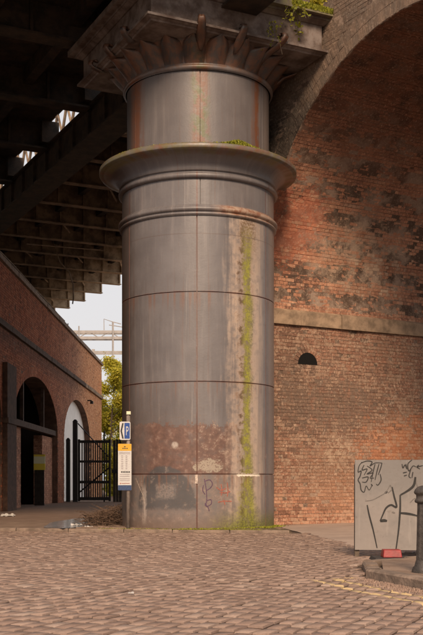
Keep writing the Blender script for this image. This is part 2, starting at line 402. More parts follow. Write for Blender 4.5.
# ------------------------------------------------------------------ setting: ground
g = MB(); g.grid(lambda u, w: (-600+1200*u, -100+1200*w, -.06), 8, 8, smooth=False)
g.build('ground', M_ground, kind='structure')
def kerbY(x): return 19.42 - (x-.95)*.16
rd = MB(); rd.grid(lambda u, w: (-12+26*u, 2+20*w, -.013+.006*mnoise.noise(Vector((u*20, w*20, 0)))), 60, 50)
road = rd.build('road', M_soil, kind='structure')
pv = MB()
def apz(x, y):
    k = min(1, max(0, (x-.85)/.8)); k = k*k*(3-2*k)
    return .05*(1-k) - .034*k + .008*mnoise.noise(Vector((x*2, y*2, 3)))
pv.grid(lambda u, w: (lambda x: (x, (kerbY(x)+.14)+w*w*62, apz(x, kerbY(x)+w*w*62)))(-9+26*u), 130, 90)
pavement = pv.build('alley_paving', M_apron, kind='structure')
pl = MB()   # smooth pale strip at the foot of the vault wall
pl.grid(lambda u, w: (1.50+.08*mnoise.noise(Vector((w*14, 2, 1)))*(u < .02)+(21.6-(14.8+w*14))*.105*(1 if 14.8+w*14 < 21.6 else 0)+u*8, 14.8+w*14, .012*math.sin(min(1, u*6)*math.pi/2)-.009+.02*mnoise.noise(Vector((w*9, 1, 1)))*(u < .02)), 60, 60)
pl.build('footway', M_paleg, kind='structure')

# setts laid in diagonal courses
th = math.atan2(.39, .92)
dL = Vector((math.sin(th), math.cos(th))); dW = Vector((math.cos(th), -math.sin(th)))
SL, SWd = .245, .122
def sett(mb, cx, cy, L, Wd, tone, tl, zo=0.0):
    def pt(a, b, z): q = dL*a+dW*b; return (cx+q.x, cy+q.y, z)
    j = [(rr(-.012, .012), rr(-.009, .009)) for _ in range(4)]
    cs = [(-L/2, -Wd/2), (L/2, -Wd/2), (L/2, Wd/2), (-L/2, Wd/2)]
    b = len(mb.v)
    for (a, c), (e, f_) in zip(cs, j): mb.v.append(pt(a+e, c+f_, -.05+zo))
    for (a, c), (e, f_) in zip(cs, j): mb.v.append(pt(a+e, c+f_, -.010+zo+tl[0]*a+tl[1]*c))
    k = .89
    for (a, c), (e, f_) in zip(cs, j): mb.v.append(pt(a*.94+e, c*k+f_, .003+zo+tl[0]*a+tl[1]*c))
    mb.v.append(pt(0, 0, .0045+zo))
    for lay in (0, 4):
        for i in range(4):
            i2 = (i+1) % 4; mb.face((b+lay+i2, b+lay+i, b+lay+4+i, b+lay+4+i2)[::-1], tone+(20 if lay == 0 else 10), False)
    for i in range(4): mb.face((b+8+i, b+12, b+8+(i+1) % 4)[::-1], tone, True)
protos = []
for k in range(14):
    mb = MB(); sett(mb, 0, 0, SL-.012-rr(0, .014), SWd-.010-rr(0, .008), 0, (rr(-.022, .022), rr(-.035, .035)))
    protos.append(mb.mesh('sett', M_sett))
def road_ok(x, y):
    if y < 4.2 or x < -9.5 or x > 9: return False
    if x < 1.75 and y > kerbY(x)-.16: return False
    if y > 21.3: return False
    if x >= 1.0 and (x-CX)**2+(y-CY)**2 < 1.6**2: return False
    if y > 14.8 and x > 1.55+(21.6-y)*.105: return False
    if y < 14.2 and x > isl_x(y): return False
    return True
# traffic island outline (counter-clockwise from the tip)
def isl_x(y):
    if y > 11.9: return 1.72+(y-11.9)*.35
    if y > 10.5: return 1.56+(y-10.5)*.11
    return 1.56+(10.5-y)*.335
cells = []
for i in range(-110, 150):
    row_off = rr(0, SL); bow = i
    for j in range(-25, 130):
        p = dL*(j*SL+row_off)+dW*(i*SWd)
        x, y = p.x+rr(-.006, .006), p.y+rr(-.006, .006)
        if road_ok(x, y): cells.append((x, y))
def hz(x, y): return .012*mnoise.noise(Vector((x*.7, y*.7, 0)))+.007*mnoise.noise(Vector((x*2.3, y*2.3, 5)))
def vis(x, y): return abs(x) < .2053*y+.12 and y > 6.55
inview = sorted([c for c in cells if vis(*c)], key=lambda c: c[1])[:290]
near = set(inview)
for (x, y) in inview:
    o = bpy.data.objects.new('sett', random.choice(protos)); COL.objects.link(o); o.parent = road
    o.location = (x, y, hz(x, y)+rr(-.004, .006)); o.rotation_euler = (0, 0, rr(-.03, .03)+random.choice((0, math.pi)))
ms = MB()
for (x, y) in cells:
    if (x, y) in near: continue
    sett(ms, x, y, SL-.012-rr(0, .014), SWd-.010-rr(0, .008), random.random(), (rr(-.022, .022), rr(-.035, .035)), hz(x, y)+rr(-.004, .006))
ms.build('sett_paving', M_sett, road, kind='stuff')
# sunk kerb in front of the column
kerb = empty('kerb', (-3, 20, 0), kind='structure')
x = -9.0
while x < 1.7:
    L = rr(.75, 1.15); x1 = min(x+L, 1.75)
    mb = MB(); zt = .052+rr(-.008, .008)-.055*max(0, min(1, ((x+x1)/2-.9)/.7))
    y0, y1 = kerbY(x), kerbY(x1)
    mb.hexa([(x+.006, y0-.07, -.06), (x1-.006, y1-.07, -.06), (x1-.006, y1+.1, -.06), (x+.006, y0+.1, -.06),
             (x+.006, y0-.07, zt-.016), (x1-.006, y1-.07, zt-.016), (x1-.006, y1+.1, zt-.004), (x+.006, y0+.1, zt-.004)], skip=(1,))
    b = len(mb.v)
    mb.v += [(x+.012, y0-.05, zt), (x1-.012, y1-.05, zt), (x1-.012, y1+.1, zt+.004), (x+.012, y0+.1, zt+.004)]
    mb.face((b, b+1, b+2, b+3)); mb.face((b-4, b-3, b+1, b)); mb.face((b-3, b-2, b+2, b+1)); mb.face((b-1, b-4, b, b+3))
    mb.build('kerb_stone', M_kerb, kerb, ((x+x1)/2, (y0+y1)/2, 0)); x = x1
# rows of worn setts round the foot of the column, on the apron
ap = MB(); cnt = 0
for i in range(-18, 50):
    for j in range(0, 15):
        p = Vector((-1.2, 19.2))+dL*(j*SL+rr(-.03, .03))+dW*(i*SWd)
        if p.x > 1.62 or p.x < -2.6 or p.y < kerbY(p.x)+.16 or p.y > 22.2: continue
        if (p.x-CX)**2+(p.y-CY)**2 < (CR+.03)**2: continue
        if random.random() < .12: continue
        sett(ap, p.x, p.y, SL-.02, SWd-.016, random.random(), (rr(-.05, .05), rr(-.08, .08)), apz(p.x, p.y)+.012)
ap.build('worn_setts', M_apron, pavement, kind='stuff')

# ------------------------------------------------------------------ traffic island with kerb
island = empty('traffic_island', (1.9, 10.6, 0), kind='structure')
outl = [(2.35, 9.0-.9), (1.93, 9.35), (1.56, 10.42), (1.60, 10.60), (1.74, 11.9), (2.9, 13.0)]
mb = MB()
top = [(2.50, 8.1), (2.06, 9.4), (1.72, 10.45), (1.77, 10.62), (1.95, 11.8), (3.0, 12.9), (6.5, 13.2), (6.5, 8.0)]
mb.v += [(a, b, .075) for a, b in top]+[(a, b, -.06) for a, b in top]
mb.face(tuple(range(len(top)))[::-1])
n_ = len(top)
for i in range(n_): mb.face((i, (i+1) % n_, n_+(i+1) % n_, n_+i))
mb.build('island_top', M_apron, island)
def kerbseg(a, b, h=.10, w=.15, h2=None):
    a, b = Vector(a), Vector(b); d = (b-a).normalized(); n = Vector((d.y, -d.x)); e = d*.004
    a2, b2 = a+e, b-e; h2 = h if h2 is None else h2
    mb = MB()
    def q(p, k, z): r_ = p+n*k; return (r_.x, r_.y, z)
    mb.hexa([q(a2, 0, -.06), q(b2, 0, -.06), q(b2, w, -.06), q(a2, w, -.06), q(a2, 0, h-.02), q(b2, 0, h2-.02), q(b2, w, h2), q(a2, w, h)], skip=(1,))
    k = len(mb.v); mb.v += [q(a2, .022, h), q(b2, .022, h2)]
    mb.face((4, 5, k+1, k)); mb.face((k, k+1, 6, 7)); mb.face((4, k, 7)); mb.face((5, 6, k+1))
    mb.build('kerb_stone', M_kerb, island, (a.x, a.y, 0))
for i in range(len(outl)-1):
    a, b = Vector(outl[i]), Vector(outl[i+1]); m_ = max(1, round((b-a).length/.8))
    for k in range(m_): kerbseg(a.lerp(b, k/m_), a.lerp(b, (k+1)/m_), .10 if i < 3 else .075, .15, .10 if i < 3 else .06)
# grit heaped against the kerb
gr = MB()
for _ in range(1000):
    t = random.random(); a = Vector((2.3, 8.2)).lerp(Vector((1.52, 10.5)), t)
    n = abs(random.gauss(0, .10))
    x, y = a.x-n-.02, a.y-n*.3; s_ = rr(.004, .012)
    gr.box((x, y, -.02), (x+s_, y+s_*rr(.6, 1.4), .004+s_), tone=random.random())
gr.build('kerbside_grit', M_sett, kind='stuff', label='loose grit and pebbles gathered along the island kerb', cat='gravel')
# ------------------------------------------------------------------ brick helpers
def brick_field(mapf, s0, s1, t0, t1, mask=lambda s, t: True, bl=.225, bh=.0785, m=.011, rough=.006):
    mb = MB(); row = 0; t = t0
    while t < t1-bh*.4:
        head = row % 2 == 1; L = bl/2 if head else bl
        s = s0-(bl*.25 if head else (bl*.5 if row % 4 else 0))+rr(-.01, .01)
        wav = rr(-.002, .002)
        while s < s1:
            a, b = max(s+m/2, s0), min(s+L-m/2, s1)
            if b-a > .03 and mask((a+b)/2, t+bh/2):
                d = rr(0, rough)+(-.012 if random.random() < .03 else 0)
                d0 = -.03; tone = random.random(); tt = min(t+bh-m, t1)
                e = [rr(-.002, .002) for _ in range(4)]
                mb.hexa([mapf(a, t+wav, d0), mapf(b, t+wav, d0), mapf(b, t+wav, d+e[0]), mapf(a, t+wav, d+e[1]),
                         mapf(a, tt+wav, d0), mapf(b, tt+wav, d0), mapf(b, tt+wav, d+e[2]), mapf(a, tt+wav, d+e[3])], tone, skip=(2,))
            s += L
        t += bh; row += 1
    return mb
def strip_wall(mb, mapf, s0, s1, z0, z1, depth, opens, step=.3):
    """wall face with arched openings, given as (centre, half span, springing, rise); includes the reveals"""
    ss = {s0, s1}
    for (c, h, sp, ri) in opens:
        for k in range(25): ss.add(round(c-h*math.cos(math.pi*k/24), 4))
    ss = sorted(x for x in ss if s0 <= x <= s1)
    def top(s):
        for (c, h, sp, ri) in opens:
            if abs(s-c) < h+1e-3: return sp+ri*math.sqrt(max(0, 1-((s-c)/h)**2))
        return None
    for a, b in zip(ss, ss[1:]):
        mid = (a+b)/2; o_ = top(mid)
        za, zb = (z0, z0) if o_ is None else (top(a) or z0, top(b) or z0)
        k = len(mb.v); mb.v += [mapf(a, za, 0), mapf(b, zb, 0), mapf(b, z1, 0), mapf(a, z1, 0)]; mb.face((k, k+1, k+2, k+3))
        if o_ is not None:
            k = len(mb.v); mb.v += [mapf(a, za, 0), mapf(b, zb, 0), mapf(b, zb, -depth), mapf(a, za, -depth)]; mb.face((k, k+1, k+2, k+3))
    for (c, h, sp, ri) in opens:
        for s in (c-h, c+h):
            if s0 < s < s1:
                k = len(mb.v); mb.v += [mapf(s, z0, 0), mapf(s, sp, 0), mapf(s, sp, -depth), mapf(s, z0, -depth)]; mb.face((k, k+1, k+2, k+3))

# ------------------------------------------------------------------ the big brick arch
arch = empty('arch_viaduct', PQ(0, 3, 0), label='soot-stained brick railway arch filling the right side behind the column', cat='brick arch')
TL = 9.0
fm = lambda s, t, d: PQ(s, -d, t)                 # face: s=p
mb = MB(); strip_wall(mb, fm, -4, 12.5, -.1, 11.6, TL, [(AR, AR, SPR, AR)])
# closed left flank, rear face and top
mb.v += [PQ(-4, 0, -.1), PQ(-4, TL, -.1), PQ(-4, TL, 11.6), PQ(-4, 0, 11.6), PQ(12.5, 0, 11.6), PQ(12.5, TL, 11.6), PQ(12.5, 0, -.1), PQ(12.5, TL, -.1)]
k = len(mb.v)-8; mb.face((k, k+1, k+2, k+3)); mb.face((k+3, k+2, k+5, k+4)); mb.face((k+4, k+5, k+7, k+6))
strip_wall(mb, lambda s, t, d: PQ(s, TL+.001+d, t), -4, 12.5, -.1, 11.6, .01, [(AR, AR, SPR, AR)])
mb.build('masonry_core', M_mort, arch, PQ(0, 3, 0))
HP = (1.30, .27)                                     # small vent hole: q centre, radius
HZ = 3.62
def abm(q, z):
    if SPR-.36 < z < SPR: return False
    if z > HZ-.03 and (q-HP[0])**2+(z-HZ)**2 < (HP[1]+.12)**2: return False
    return True
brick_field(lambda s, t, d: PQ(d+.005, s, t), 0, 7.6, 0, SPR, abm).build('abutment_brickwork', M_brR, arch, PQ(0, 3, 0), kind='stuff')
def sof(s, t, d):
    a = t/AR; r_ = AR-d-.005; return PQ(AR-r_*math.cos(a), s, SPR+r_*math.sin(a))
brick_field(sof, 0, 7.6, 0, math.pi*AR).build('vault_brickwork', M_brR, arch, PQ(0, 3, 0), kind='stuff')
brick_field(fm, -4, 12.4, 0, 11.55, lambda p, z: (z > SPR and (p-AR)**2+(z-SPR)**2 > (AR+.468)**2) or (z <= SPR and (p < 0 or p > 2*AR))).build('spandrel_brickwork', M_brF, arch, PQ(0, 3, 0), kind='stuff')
mb = MB()
for ring in range(2):
    r0 = AR+.004+ring*.232; n_ = int(math.pi*r0/.079)
    for i in range(n_):
        a0 = math.pi*(i+.07)/n_; a1 = math.pi*(i+.93)/n_; d = rr(.004, .012); tone = random.random()
        c_ = [(a0, r0), (a1, r0), (a1, r0+.222), (a0, r0+.222)]
        P_ = [PQ(AR-r_*math.cos(a), q, SPR+r_*math.sin(a)) for q in (.03, -d) for a, r_ in c_]
        mb.hexa(P_, tone, skip=(0,))
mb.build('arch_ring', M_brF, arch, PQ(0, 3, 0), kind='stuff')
# stone string course in blocks, at the springing
q = -.02
while q < 7.6:
    L = rr(.75, 1.25); mb = MB(); pr = .085+rr(-.012, .012)
    f = lambda a, b, c: PQ(a, b, c)
    mb.box((-.05, q+.006, SPR-.34+rr(0, .008)), (pr, q+L-.006, SPR-.035), f)
    mb.hexa([PQ(-.05, q+.006, SPR-.035), PQ(pr, q+.006, SPR-.035), PQ(pr, q+L-.006, SPR-.035), PQ(-.05, q+L-.006, SPR-.035),
             PQ(-.05, q+.006, SPR+.02), PQ(pr-.07, q+.006, SPR+.01), PQ(pr-.07, q+L-.006, SPR+.01), PQ(-.05, q+L-.006, SPR+.02)], skip=(0,))
    mb.build('string_stone', M_stone, arch, PQ(0, q+L/2, SPR-.2)); q += L
# the vent: a flat black half-round painting the hole's darkness, ringed with headers
mb = MB()
for i in range(12):
    a0, a1 = math.pi*i/12, math.pi*(i+1)/12
    def hp(a, r_, p): return PQ(p, HP[0]-r_*math.cos(a), HZ+r_*math.sin(a))
    mb.hexa([hp(a0+.02, HP[1], -.01), hp(a1-.02, HP[1], -.01), hp(a1-.02, HP[1]+.115, -.01), hp(a0+.02, HP[1]+.115, -.01),
             hp(a0+.02, HP[1], .016), hp(a1-.02, HP[1], .016), hp(a1-.02, HP[1]+.115, .016), hp(a0+.02, HP[1]+.115, .016)], random.random()*.7)
mb.build('vent_ring', M_brR, arch, PQ(0, HP[0], HZ))
mb = MB(); k = 0
pts = [hp(math.pi*i/16, HP[1], .009) for i in range(17)]
mb.v += pts; mb.face(tuple(range(17)))
mb.build('vent_opening', simple('unlit_flue', (.003, .0025, .002), 1, .1), arch, PQ(0, HP[0], HZ))

# ------------------------------------------------------------------ arcade wall on the left
wall = empty('arcade_wall', (LX, 38, 0), label='long sooty, shade-darkened brick arcade wall running down the left side of the alley', cat='brick wall')
WY0, WY1, WT = 17.0, 59.0, 7.55
OP = [(26.2, 4.7, 2.8, 1.9), (37.45, 4.7, 2.8, 1.9), (48.7, 4.7, 2.8, 1.95)]
lm = lambda s, t, d: (LX+d, s, t)
mb = MB(); strip_wall(mb, lm, WY0, WY1, -.1, WT, .7, OP)
mb.v += [(LX, WY1, -.1), (LX-6, WY1, -.1), (LX-6, WY1, WT), (LX, WY1, WT), (LX-6, WY0, WT), (LX, WY0, WT), (LX, WY0, -.1), (LX-6, WY0, -.1)]
k = len(mb.v)-8; mb.face((k, k+1, k+2, k+3)); mb.face((k+3, k+2, k+4, k+5)); mb.face((k+5, k+4, k+7, k+6)); mb.face((k+1, k+2, k+4, k+7))
mb.build('masonry_core', M_mortD, wall, (LX, 38, 0))
def lmask(s, t):
    if 5.58 < t < 5.80: return False
    for (c, h, sp, ri) in OP:
        if abs(s-c) < h and t < sp: return False
        if t >= sp:
            e = ((s-c)/(h+.36))**2+((t-sp)/(ri+.36))**2
            if e < 1: return False
    return True
brick_field(lambda s, t, d: lm(s, t, d+.005), 22, WY1, 0, WT, lmask).build('wall_brickwork', M_brL, wall, (LX, 38, 0), kind='stuff')
brick_field(lambda s, t, d: (LX-s, WY1+.005+d, t), 0, 1.2, 0, WT).build('wall_end_brickwork', M_brL, wall, (LX, 38, 0), kind='stuff')
for (c, h, sp, ri) in OP:
    mb = MB(); N_ = 150
    for ring in range(3):
        o0 = ring*.12; N_ = 146
        for i in range(N_):
            a0, a1 = math.pi*(i+.06)/N_, math.pi*(i+.94)/N_; tone = random.random()
            f = lambda a, o_, d: (LX+d, c-(h+o_)*math.cos(a), sp+(ri+o_)*math.sin(a))
            d = rr(.004, .012)
            mb.hexa([f(a0, o0, -.02), f(a1, o0, -.02), f(a1, o0+.11, -.02), f(a0, o0+.11, -.02), f(a0, o0, d), f(a1, o0, d), f(a1, o0+.11, d), f(a0, o0+.11, d)], tone, skip=(0,))
    mb.build('arch_ring', M_brL, wall, (LX, c, sp), kind='stuff')
# string course and coping, in stones
y = WY0
while y < WY1:
    L = rr(.9, 1.3); y1 = min(y+L, WY1)
    mb = MB(); mb.box((LX-.02, y+.005, 5.60), (LX+.10+rr(-.01, .01), y1-.005, 5.78)); mb.build('string_stone', M_stone if y > 50 else M_dkst, wall, (LX, y, 5.7))
    y = y1
y = WY0
while y < WY1+.1:
    L = rr(.9, 1.3); y1 = min(y+L, WY1+.12)
    mb = MB(); mb.box((LX-.5, y+.004, WT), (LX+.09+rr(-.01, .01), y1-.004, WT+.15+rr(-.01, .01))); mb.build('coping_stone', M_kerb, wall, (LX, y, WT))
    y = y1
# pilaster, piers and infill of the openings
mb = MB(); mb.box((LX+.012, 31.0, 0), (LX+.16, 32.45, 4.55)); mb.build('pilaster', M_brD, wall, (LX, 31.7, 0))
mb = MB(); mb.box((LX+.012, 30.95, 2.72), (LX+.2, 32.6, 2.88)); mb.build('impost', M_dkst, wall, (LX, 31.7, 2.8))
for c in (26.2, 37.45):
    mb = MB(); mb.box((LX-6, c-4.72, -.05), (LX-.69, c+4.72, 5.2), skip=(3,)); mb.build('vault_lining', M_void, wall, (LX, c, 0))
for (a, b, zt) in ((32.76, 35.2, 2.78), (39.65, 42.14, 2.72)):
    mb = brick_field(lambda s, t, d: (LX-.22+d, s, t), a, b, 0, zt); mb.box((LX-.55, a, 0), (LX-.222, b, zt))
    brk = brick_field(lambda s, t, d: (LX-.22-.225*0-s, a-.003-d, t), 0, .33, 0, zt); off = len(mb.v); mb.v += brk.v; mb.f += [tuple(i+off for i in f_) for f_ in brk.f]; mb.t += brk.t; mb.sm += brk.sm
    mb.build('infill_pier', brick_mat('brick_infill', RED, 'x') if a < 33 else bpy.data.materials['brick_infill'], wall, (LX, a, 0), kind='stuff')
mb = MB(); mb.box((LX-.30, 32.76, 2.80), (LX-.06, 42.14, 3.0)); mb.build('lintel', M_dkst, wall, (LX, 37, 2.9))
for yy in (35.3, 39.6):
    mb = MB(); mb.box((LX-.26, yy-.07, 3.0), (LX-.14, yy+.07, 4.6)); mb.build('mullion', M_dkst, wall, (LX, yy, 3))
mb = MB(); mb.v += [(LX-.28, 48.7-4.7*math.cos(math.pi*i/40), 2.8+1.95*math.sin(math.pi*i/40)) for i in range(41)]+[(LX-.28, 53.4, -.05), (LX-.28, 44.0, -.05)]
mb.face(tuple(range(43))); mb.build('whitewashed_infill', M_white, wall, (LX, 48.7, 0))
mb = MB(); mb.box((LX+.01, 52.2, 5.0), (LX+.22, 52.3, 5.06)); mb.box((LX+.16, 52.1, 4.86), (LX+.3, 52.35, 5.0))
mb.build('wall_lamp', M_black, label='small dark lamp on a bracket above the white arch', cat='wall lamp', origin=(LX, 52.2, 5))
mb = MB(); mb.tube([(LX+.03, y_, WT+.24+.02*math.sin(y_)) for y_ in range(20, 46, 2)], .022)
for y_ in range(21, 46, 4): mb.tube([(LX+.03, y_, WT+.13), (LX+.03, y_, WT+.30)], .02)
mb.build('coping_pipe', M_beam, wall, (LX, 30, WT))
# open timber door with its notice
d = MB()
for k in range(3): d.box((LX-.44+.12*k, 38.05, .03), (LX-.33+.12*k, 38.11, 1.95))
dd = empty('timber_door', (LX-.1, 38.1, 0), label='dark brown timber door standing open in the first alley archway', cat='door')
for k in range(3):
    b_ = MB(); b_.box((LX-.24+.12*k, 38.05, .06), (LX-.125+.12*k, 38.10, 1.95)); b_.build('plank', M_wood, dd, (LX-.2+.12*k, 38.1, 0))
b_ = MB(); b_.box((LX-.24, 38.10, 1.6), (LX+.12, 38.14, 1.72)); b_.build('ledge', M_wood, dd, (LX, 38.1, 1.6))
b_ = MB(); b_.box((LX-.24, 38.10, .06), (LX+.12, 38.14, .14)); b_.build('ledge', M_wood, dd, (LX, 38.1, .3))
m = Mat('yellow_notice'); M_yn = m.out(m.mix(m.z.ss(1.60, 1.61)*m.z.ss(1.87, 1.86), (.80, .62, .05), (.78, .76, .50)), .5)
b_ = MB(); b_.box((LX-.26, 38.0, 1.37), (LX+.16, 38.045, 1.94)); b_.build('yellow_notice', M_yn, label='yellow notice with a pale upper half fixed in the first alley archway', cat='notice', origin=(LX, 38, 1.37))

# ------------------------------------------------------------------ the iron column
column = empty('iron_column', (CX, CY, 0), label='massive grey cast-iron column streaked with rust and green algae', cat='column')
CO = (CX, CY, 0)
def cyl(r_, a, z): return (CX+r_*math.sin(a), CY-r_*math.cos(a), z)
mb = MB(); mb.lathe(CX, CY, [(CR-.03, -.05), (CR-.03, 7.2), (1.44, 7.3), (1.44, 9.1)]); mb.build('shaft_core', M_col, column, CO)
def plate(r_, a0, a1, z0, z1, gap=.003):
    mb = MB(); g_ = gap/r_; a0 += g_; a1 -= g_; z0 += gap; z1 -= gap; n = 14
    b = .005; gb = b/r_
    mb.grid(lambda u, w: cyl(r_, a0+gb+(a1-a0-2*gb)*u, z0+b+(z1-z0-2*b)*w), n, 1)
    mb.grid(lambda u, w: cyl(r_ if w else r_-.03, (a0+gb if w else a0)+((a1-gb if w else a1)-(a0+gb if w else a0))*u, z0+b if w else z0), n, 1, smooth=False)
    mb.grid(lambda u, w: cyl(r_-.03 if w else r_, (a0 if w else a0+gb)+((a1 if w else a1-gb)-(a0 if w else a0+gb))*u, z1 if w else z1-b), n, 1, smooth=False)
    for aa, ab in ((a0, a0+gb), (a1, a1-gb)):
        mb.grid(lambda u, w: cyl(r_-.03 if u == 0 else r_, aa if u == 0 else ab, (z0 if u == 0 else z0+b)+((z1 if u == 0 else z1-b)-(z0 if u == 0 else z0+b))*w), 1, 1, smooth=False)
    return mb
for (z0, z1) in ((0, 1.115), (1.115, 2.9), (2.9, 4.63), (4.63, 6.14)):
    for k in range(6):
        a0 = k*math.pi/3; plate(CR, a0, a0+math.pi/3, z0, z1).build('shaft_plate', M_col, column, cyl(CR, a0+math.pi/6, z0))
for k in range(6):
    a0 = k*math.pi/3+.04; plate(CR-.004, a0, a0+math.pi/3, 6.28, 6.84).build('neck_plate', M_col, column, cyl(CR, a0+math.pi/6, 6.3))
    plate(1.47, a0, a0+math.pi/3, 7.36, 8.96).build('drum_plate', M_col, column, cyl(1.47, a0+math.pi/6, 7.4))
def arcpts(cr, cz, rad, a0, a1, n=8): return [(cr+rad*math.cos(a0+(a1-a0)*i/n), cz+rad*math.sin(a0+(a1-a0)*i/n)) for i in range(n+1)]
H_ = math.pi/2
prof = [(1.55, 6.10), (1.60, 6.10)]+arcpts(1.595, 6.135, .03, -H_, H_, 5)+[(1.60, 6.17)]+arcpts(1.60, 6.225, .05, -H_, H_, 8)+[(1.60, 6.285), (1.585, 6.31), (1.55, 6.32)]
mb = MB(); mb.lathe(CX, CY, prof, 120); mb.build('torus_band', M_col, column, CO)
prof = [(1.54, 6.81)]+[(1.585, 6.81)]+arcpts(1.595, 6.865, .055, -H_, H_, 8)+[(1.59, 6.93), (1.59, 6.955), (1.625, 6.96)]
prof += [(1.63+.36*(1-math.cos(t*H_)), 6.965+.285*math.sin(t*H_)) for t in [i/10 for i in range(11)]]
prof += [(1.99, 7.255), (2.03, 7.26), (2.04, 7.275), (2.04, 7.345), (2.025, 7.36), (1.9, 7.365), (1.45, 7.375)]
mb = MB(); mb.lathe(CX, CY, prof, 140); mb.build('cornice', M_col, column, CO)
prof = [(1.45, 8.93), (1.50, 8.93)]+arcpts(1.50, 8.985, .055, -H_, H_, 7)+[(1.52, 9.05), (1.48, 9.07)]
mb = MB(); mb.lathe(CX, CY, prof, 120); mb.build('neck_ring', M_col, column, CO)
def bell(b): return 1.46+.30*b**1.7
cap = MB(); cap.lathe(CX, CY, [(bell(i/12), 9.04+.46*i/12) for i in range(13)], 96)
capital = cap.build('capital', M_col, column, (CX, CY, 9))
NL = 22
for k in range(NL):
    A = 2*math.pi*(k+.5)/NL+R_(-26.5)+.0; mb = MB()
    for back in (0, 1):
        def lf(u, w, back=back):
            s_ = u*2-1; hw = (.205+.04*w)*(max(0, 1-max(0, (w-.62)/.38)**2.4)**.5)+.012
            r_ = bell(w)+.03-.06*(s_*s_)**2+.12*(1-s_*s_)*math.sin(min(1, w*1.15)*math.pi*.62)+.022*math.exp(-(s_*5)**2)+(.05*max(0, (w-.8)/.2)**2)-back*.02
            return cyl(r_, A+s_*hw/r_*(-1 if back else 1), 9.045+.44*w-.02*max(0, (w-.85)/.15))
        mb.grid(lf, 8, 10)
    mb.build('leaf', M_col, capital, cyl(1.7, A, 9.2))
# abacus: square to the bridge, not to the street
def sq(mb, half, z0, z1, half2=None):
    h2 = half if half2 is None else half2
    mb.hexa([CG(-half, -half, z0), CG(half, -half, z0), CG(half, half, z0), CG(-half, half, z0), CG(-h2, -h2, z1), CG(h2, -h2, z1), CG(h2, h2, z1), CG(-h2, h2, z1)])
m = Mat('abacus_paint'); n = m.noise(2.4, 5, .65); n2 = m.noise(16, 4, .7)
c = m.mix(n.ss(.35, .65), (.070, .045, .035), (.19, .155, .14)); c = m.mix(n2.ss(.55, .7)*.5, c, (.10, .05, .03))
c = m.mix(m.z.ss(10.0, 10.3)*n.ss(.4, .55)*m.x.ss(.2, 1)*.8, c, (.13, .125, .03)); M_ab = m.out(c, .65, n2, .005)
mb = MB(); sq(mb, 1.84, 9.455, 9.485, 1.86); sq(mb, 1.87, 9.486, 9.51, 1.92); sq(mb, 1.96, 9.511, 9.555); sq(mb, 1.93, 9.556, 9.60, 1.87); mb.build('abacus_moulding', M_ab, column, (CX, CY, 9.5))
mb = MB(); sq(mb, 1.85, 9.601, 10.06); mb.build('abacus', M_ab, column, (CX, CY, 9.6))
mb = MB(); sq(mb, 1.88, 10.061, 10.12, 1.98); sq(mb, 2.0, 10.121, 10.17); sq(mb, 2.12, 10.171, 10.29); mb.build('ledge', M_ab, column, (CX, CY, 10.1))
for side in range(4):
    ca, sa = [(1, 0), (0, 1), (-1, 0), (0, -1)][side]
    for off in (-.86, 0, .86):
        # tongue of the big acanthus leaves, curling over the moulding
        mb = MB(); hyp = math.hypot(off, 1.93); ex_ = hyp-1.93
        path = [(1.66, 9.24, .04), (1.74, 9.31, .09), (1.80, 9.36, .12), (1.90+ex_*.6, 9.43, .13), (2.02+ex_, 9.53, .11), (2.07+ex_, 9.60, .10), (2.05+ex_, 9.665, .085), (1.97+ex_, 9.68, .07), (1.93+ex_, 9.64, .05)]
        if side == 3: path = path[3:]
        ux, uy = off/hyp, -1.93/hyp
        def f2(t_, r_, z):
            c_, g_ = ux*r_-uy*t_, uy*r_+ux*t_; return CG(c_*ca-g_*sa, c_*sa+g_*ca, z)
        for i, (r_, z, hw) in enumerate(path):
            for t_, q in ((-1, -.03), (-.5, .025), (0, .0), (.5, .025), (1, -.03), (.6, -.07), (-.6, -.07)):
                mb.v.append(f2(t_*hw*.75, r_+q, z))
        for i in range(len(path)-1):
            for j in range(7): mb.face((7*i+j, 7*i+(j+1) % 7, 7*i+7+(j+1) % 7, 7*i+7+j), 0, True)
        e = 7*(len(path)-1); mb.face(tuple(range(7))[::-1]); mb.face(tuple(range(e, e+7)))
        mb.build('leaf_tongue', M_col, capital, f2(0, 1.9, 9.5))
# paint marks on the plates (each is a thin skin of paint)
def cyl_mark(pts, w, r_=CR+.003):
    """pts: (angle, z)"""
    mb = MB(); P_ = [Vector((a*CR, z)) for a, z in pts]; fine = []
    for k in range(len(P_)-1):
        p0, p1, p2, p3 = P_[max(k-1, 0)], P_[k], P_[k+1], P_[min(k+2, len(P_)-1)]
        for s_ in range(6):
            t = s_/6; fine.append(.5*((2*p1)+(p2-p0)*t+(2*p0-5*p1+4*p2-p3)*t*t+(3*p1-p0-3*p2+p3)*t**3))
    fine.append(P_[-1])
    for k, p in enumerate(fine):
        d = (fine[min(k+1, len(fine)-1)]-fine[max(k-1, 0)]).normalized(); n = Vector((-d.y, d.x))
        for s_ in (-.5, .5):
            q = p+n*w*s_; mb.v.append(cyl(r_, q.x/CR, q.y))
    for k in range(len(fine)-1): mb.face((2*k, 2*k+1, 2*k+3, 2*k+2)[::-1])
    return mb
M_purple = simple('purple_paint', (.09, .05, .085), .6, .3, 30)
M_redp = simple('faded_red_paint', (.30, .10, .07), .6, .3, 30)
M_scr = simple('chalky_paint', (.46, .38, .32), .8, .4, 30)
for pts in ([(.09, 1.02), (.11, .85), (.12, .62), (.10, .50)], [(.10, .98), (.16, 1.00), (.19, .92), (.16, .84), (.115, .80)], [(.12, .60), (.17, .62), (.175, .54), (.12, .49), (.10, .55), (.14, .46), (.15, .40)], [(.08, .9), (.07, .8), (.10, .72)]):
    cyl_mark(pts, .018).build('purple_scrawl', M_purple, column, cyl(CR, .12, .8))
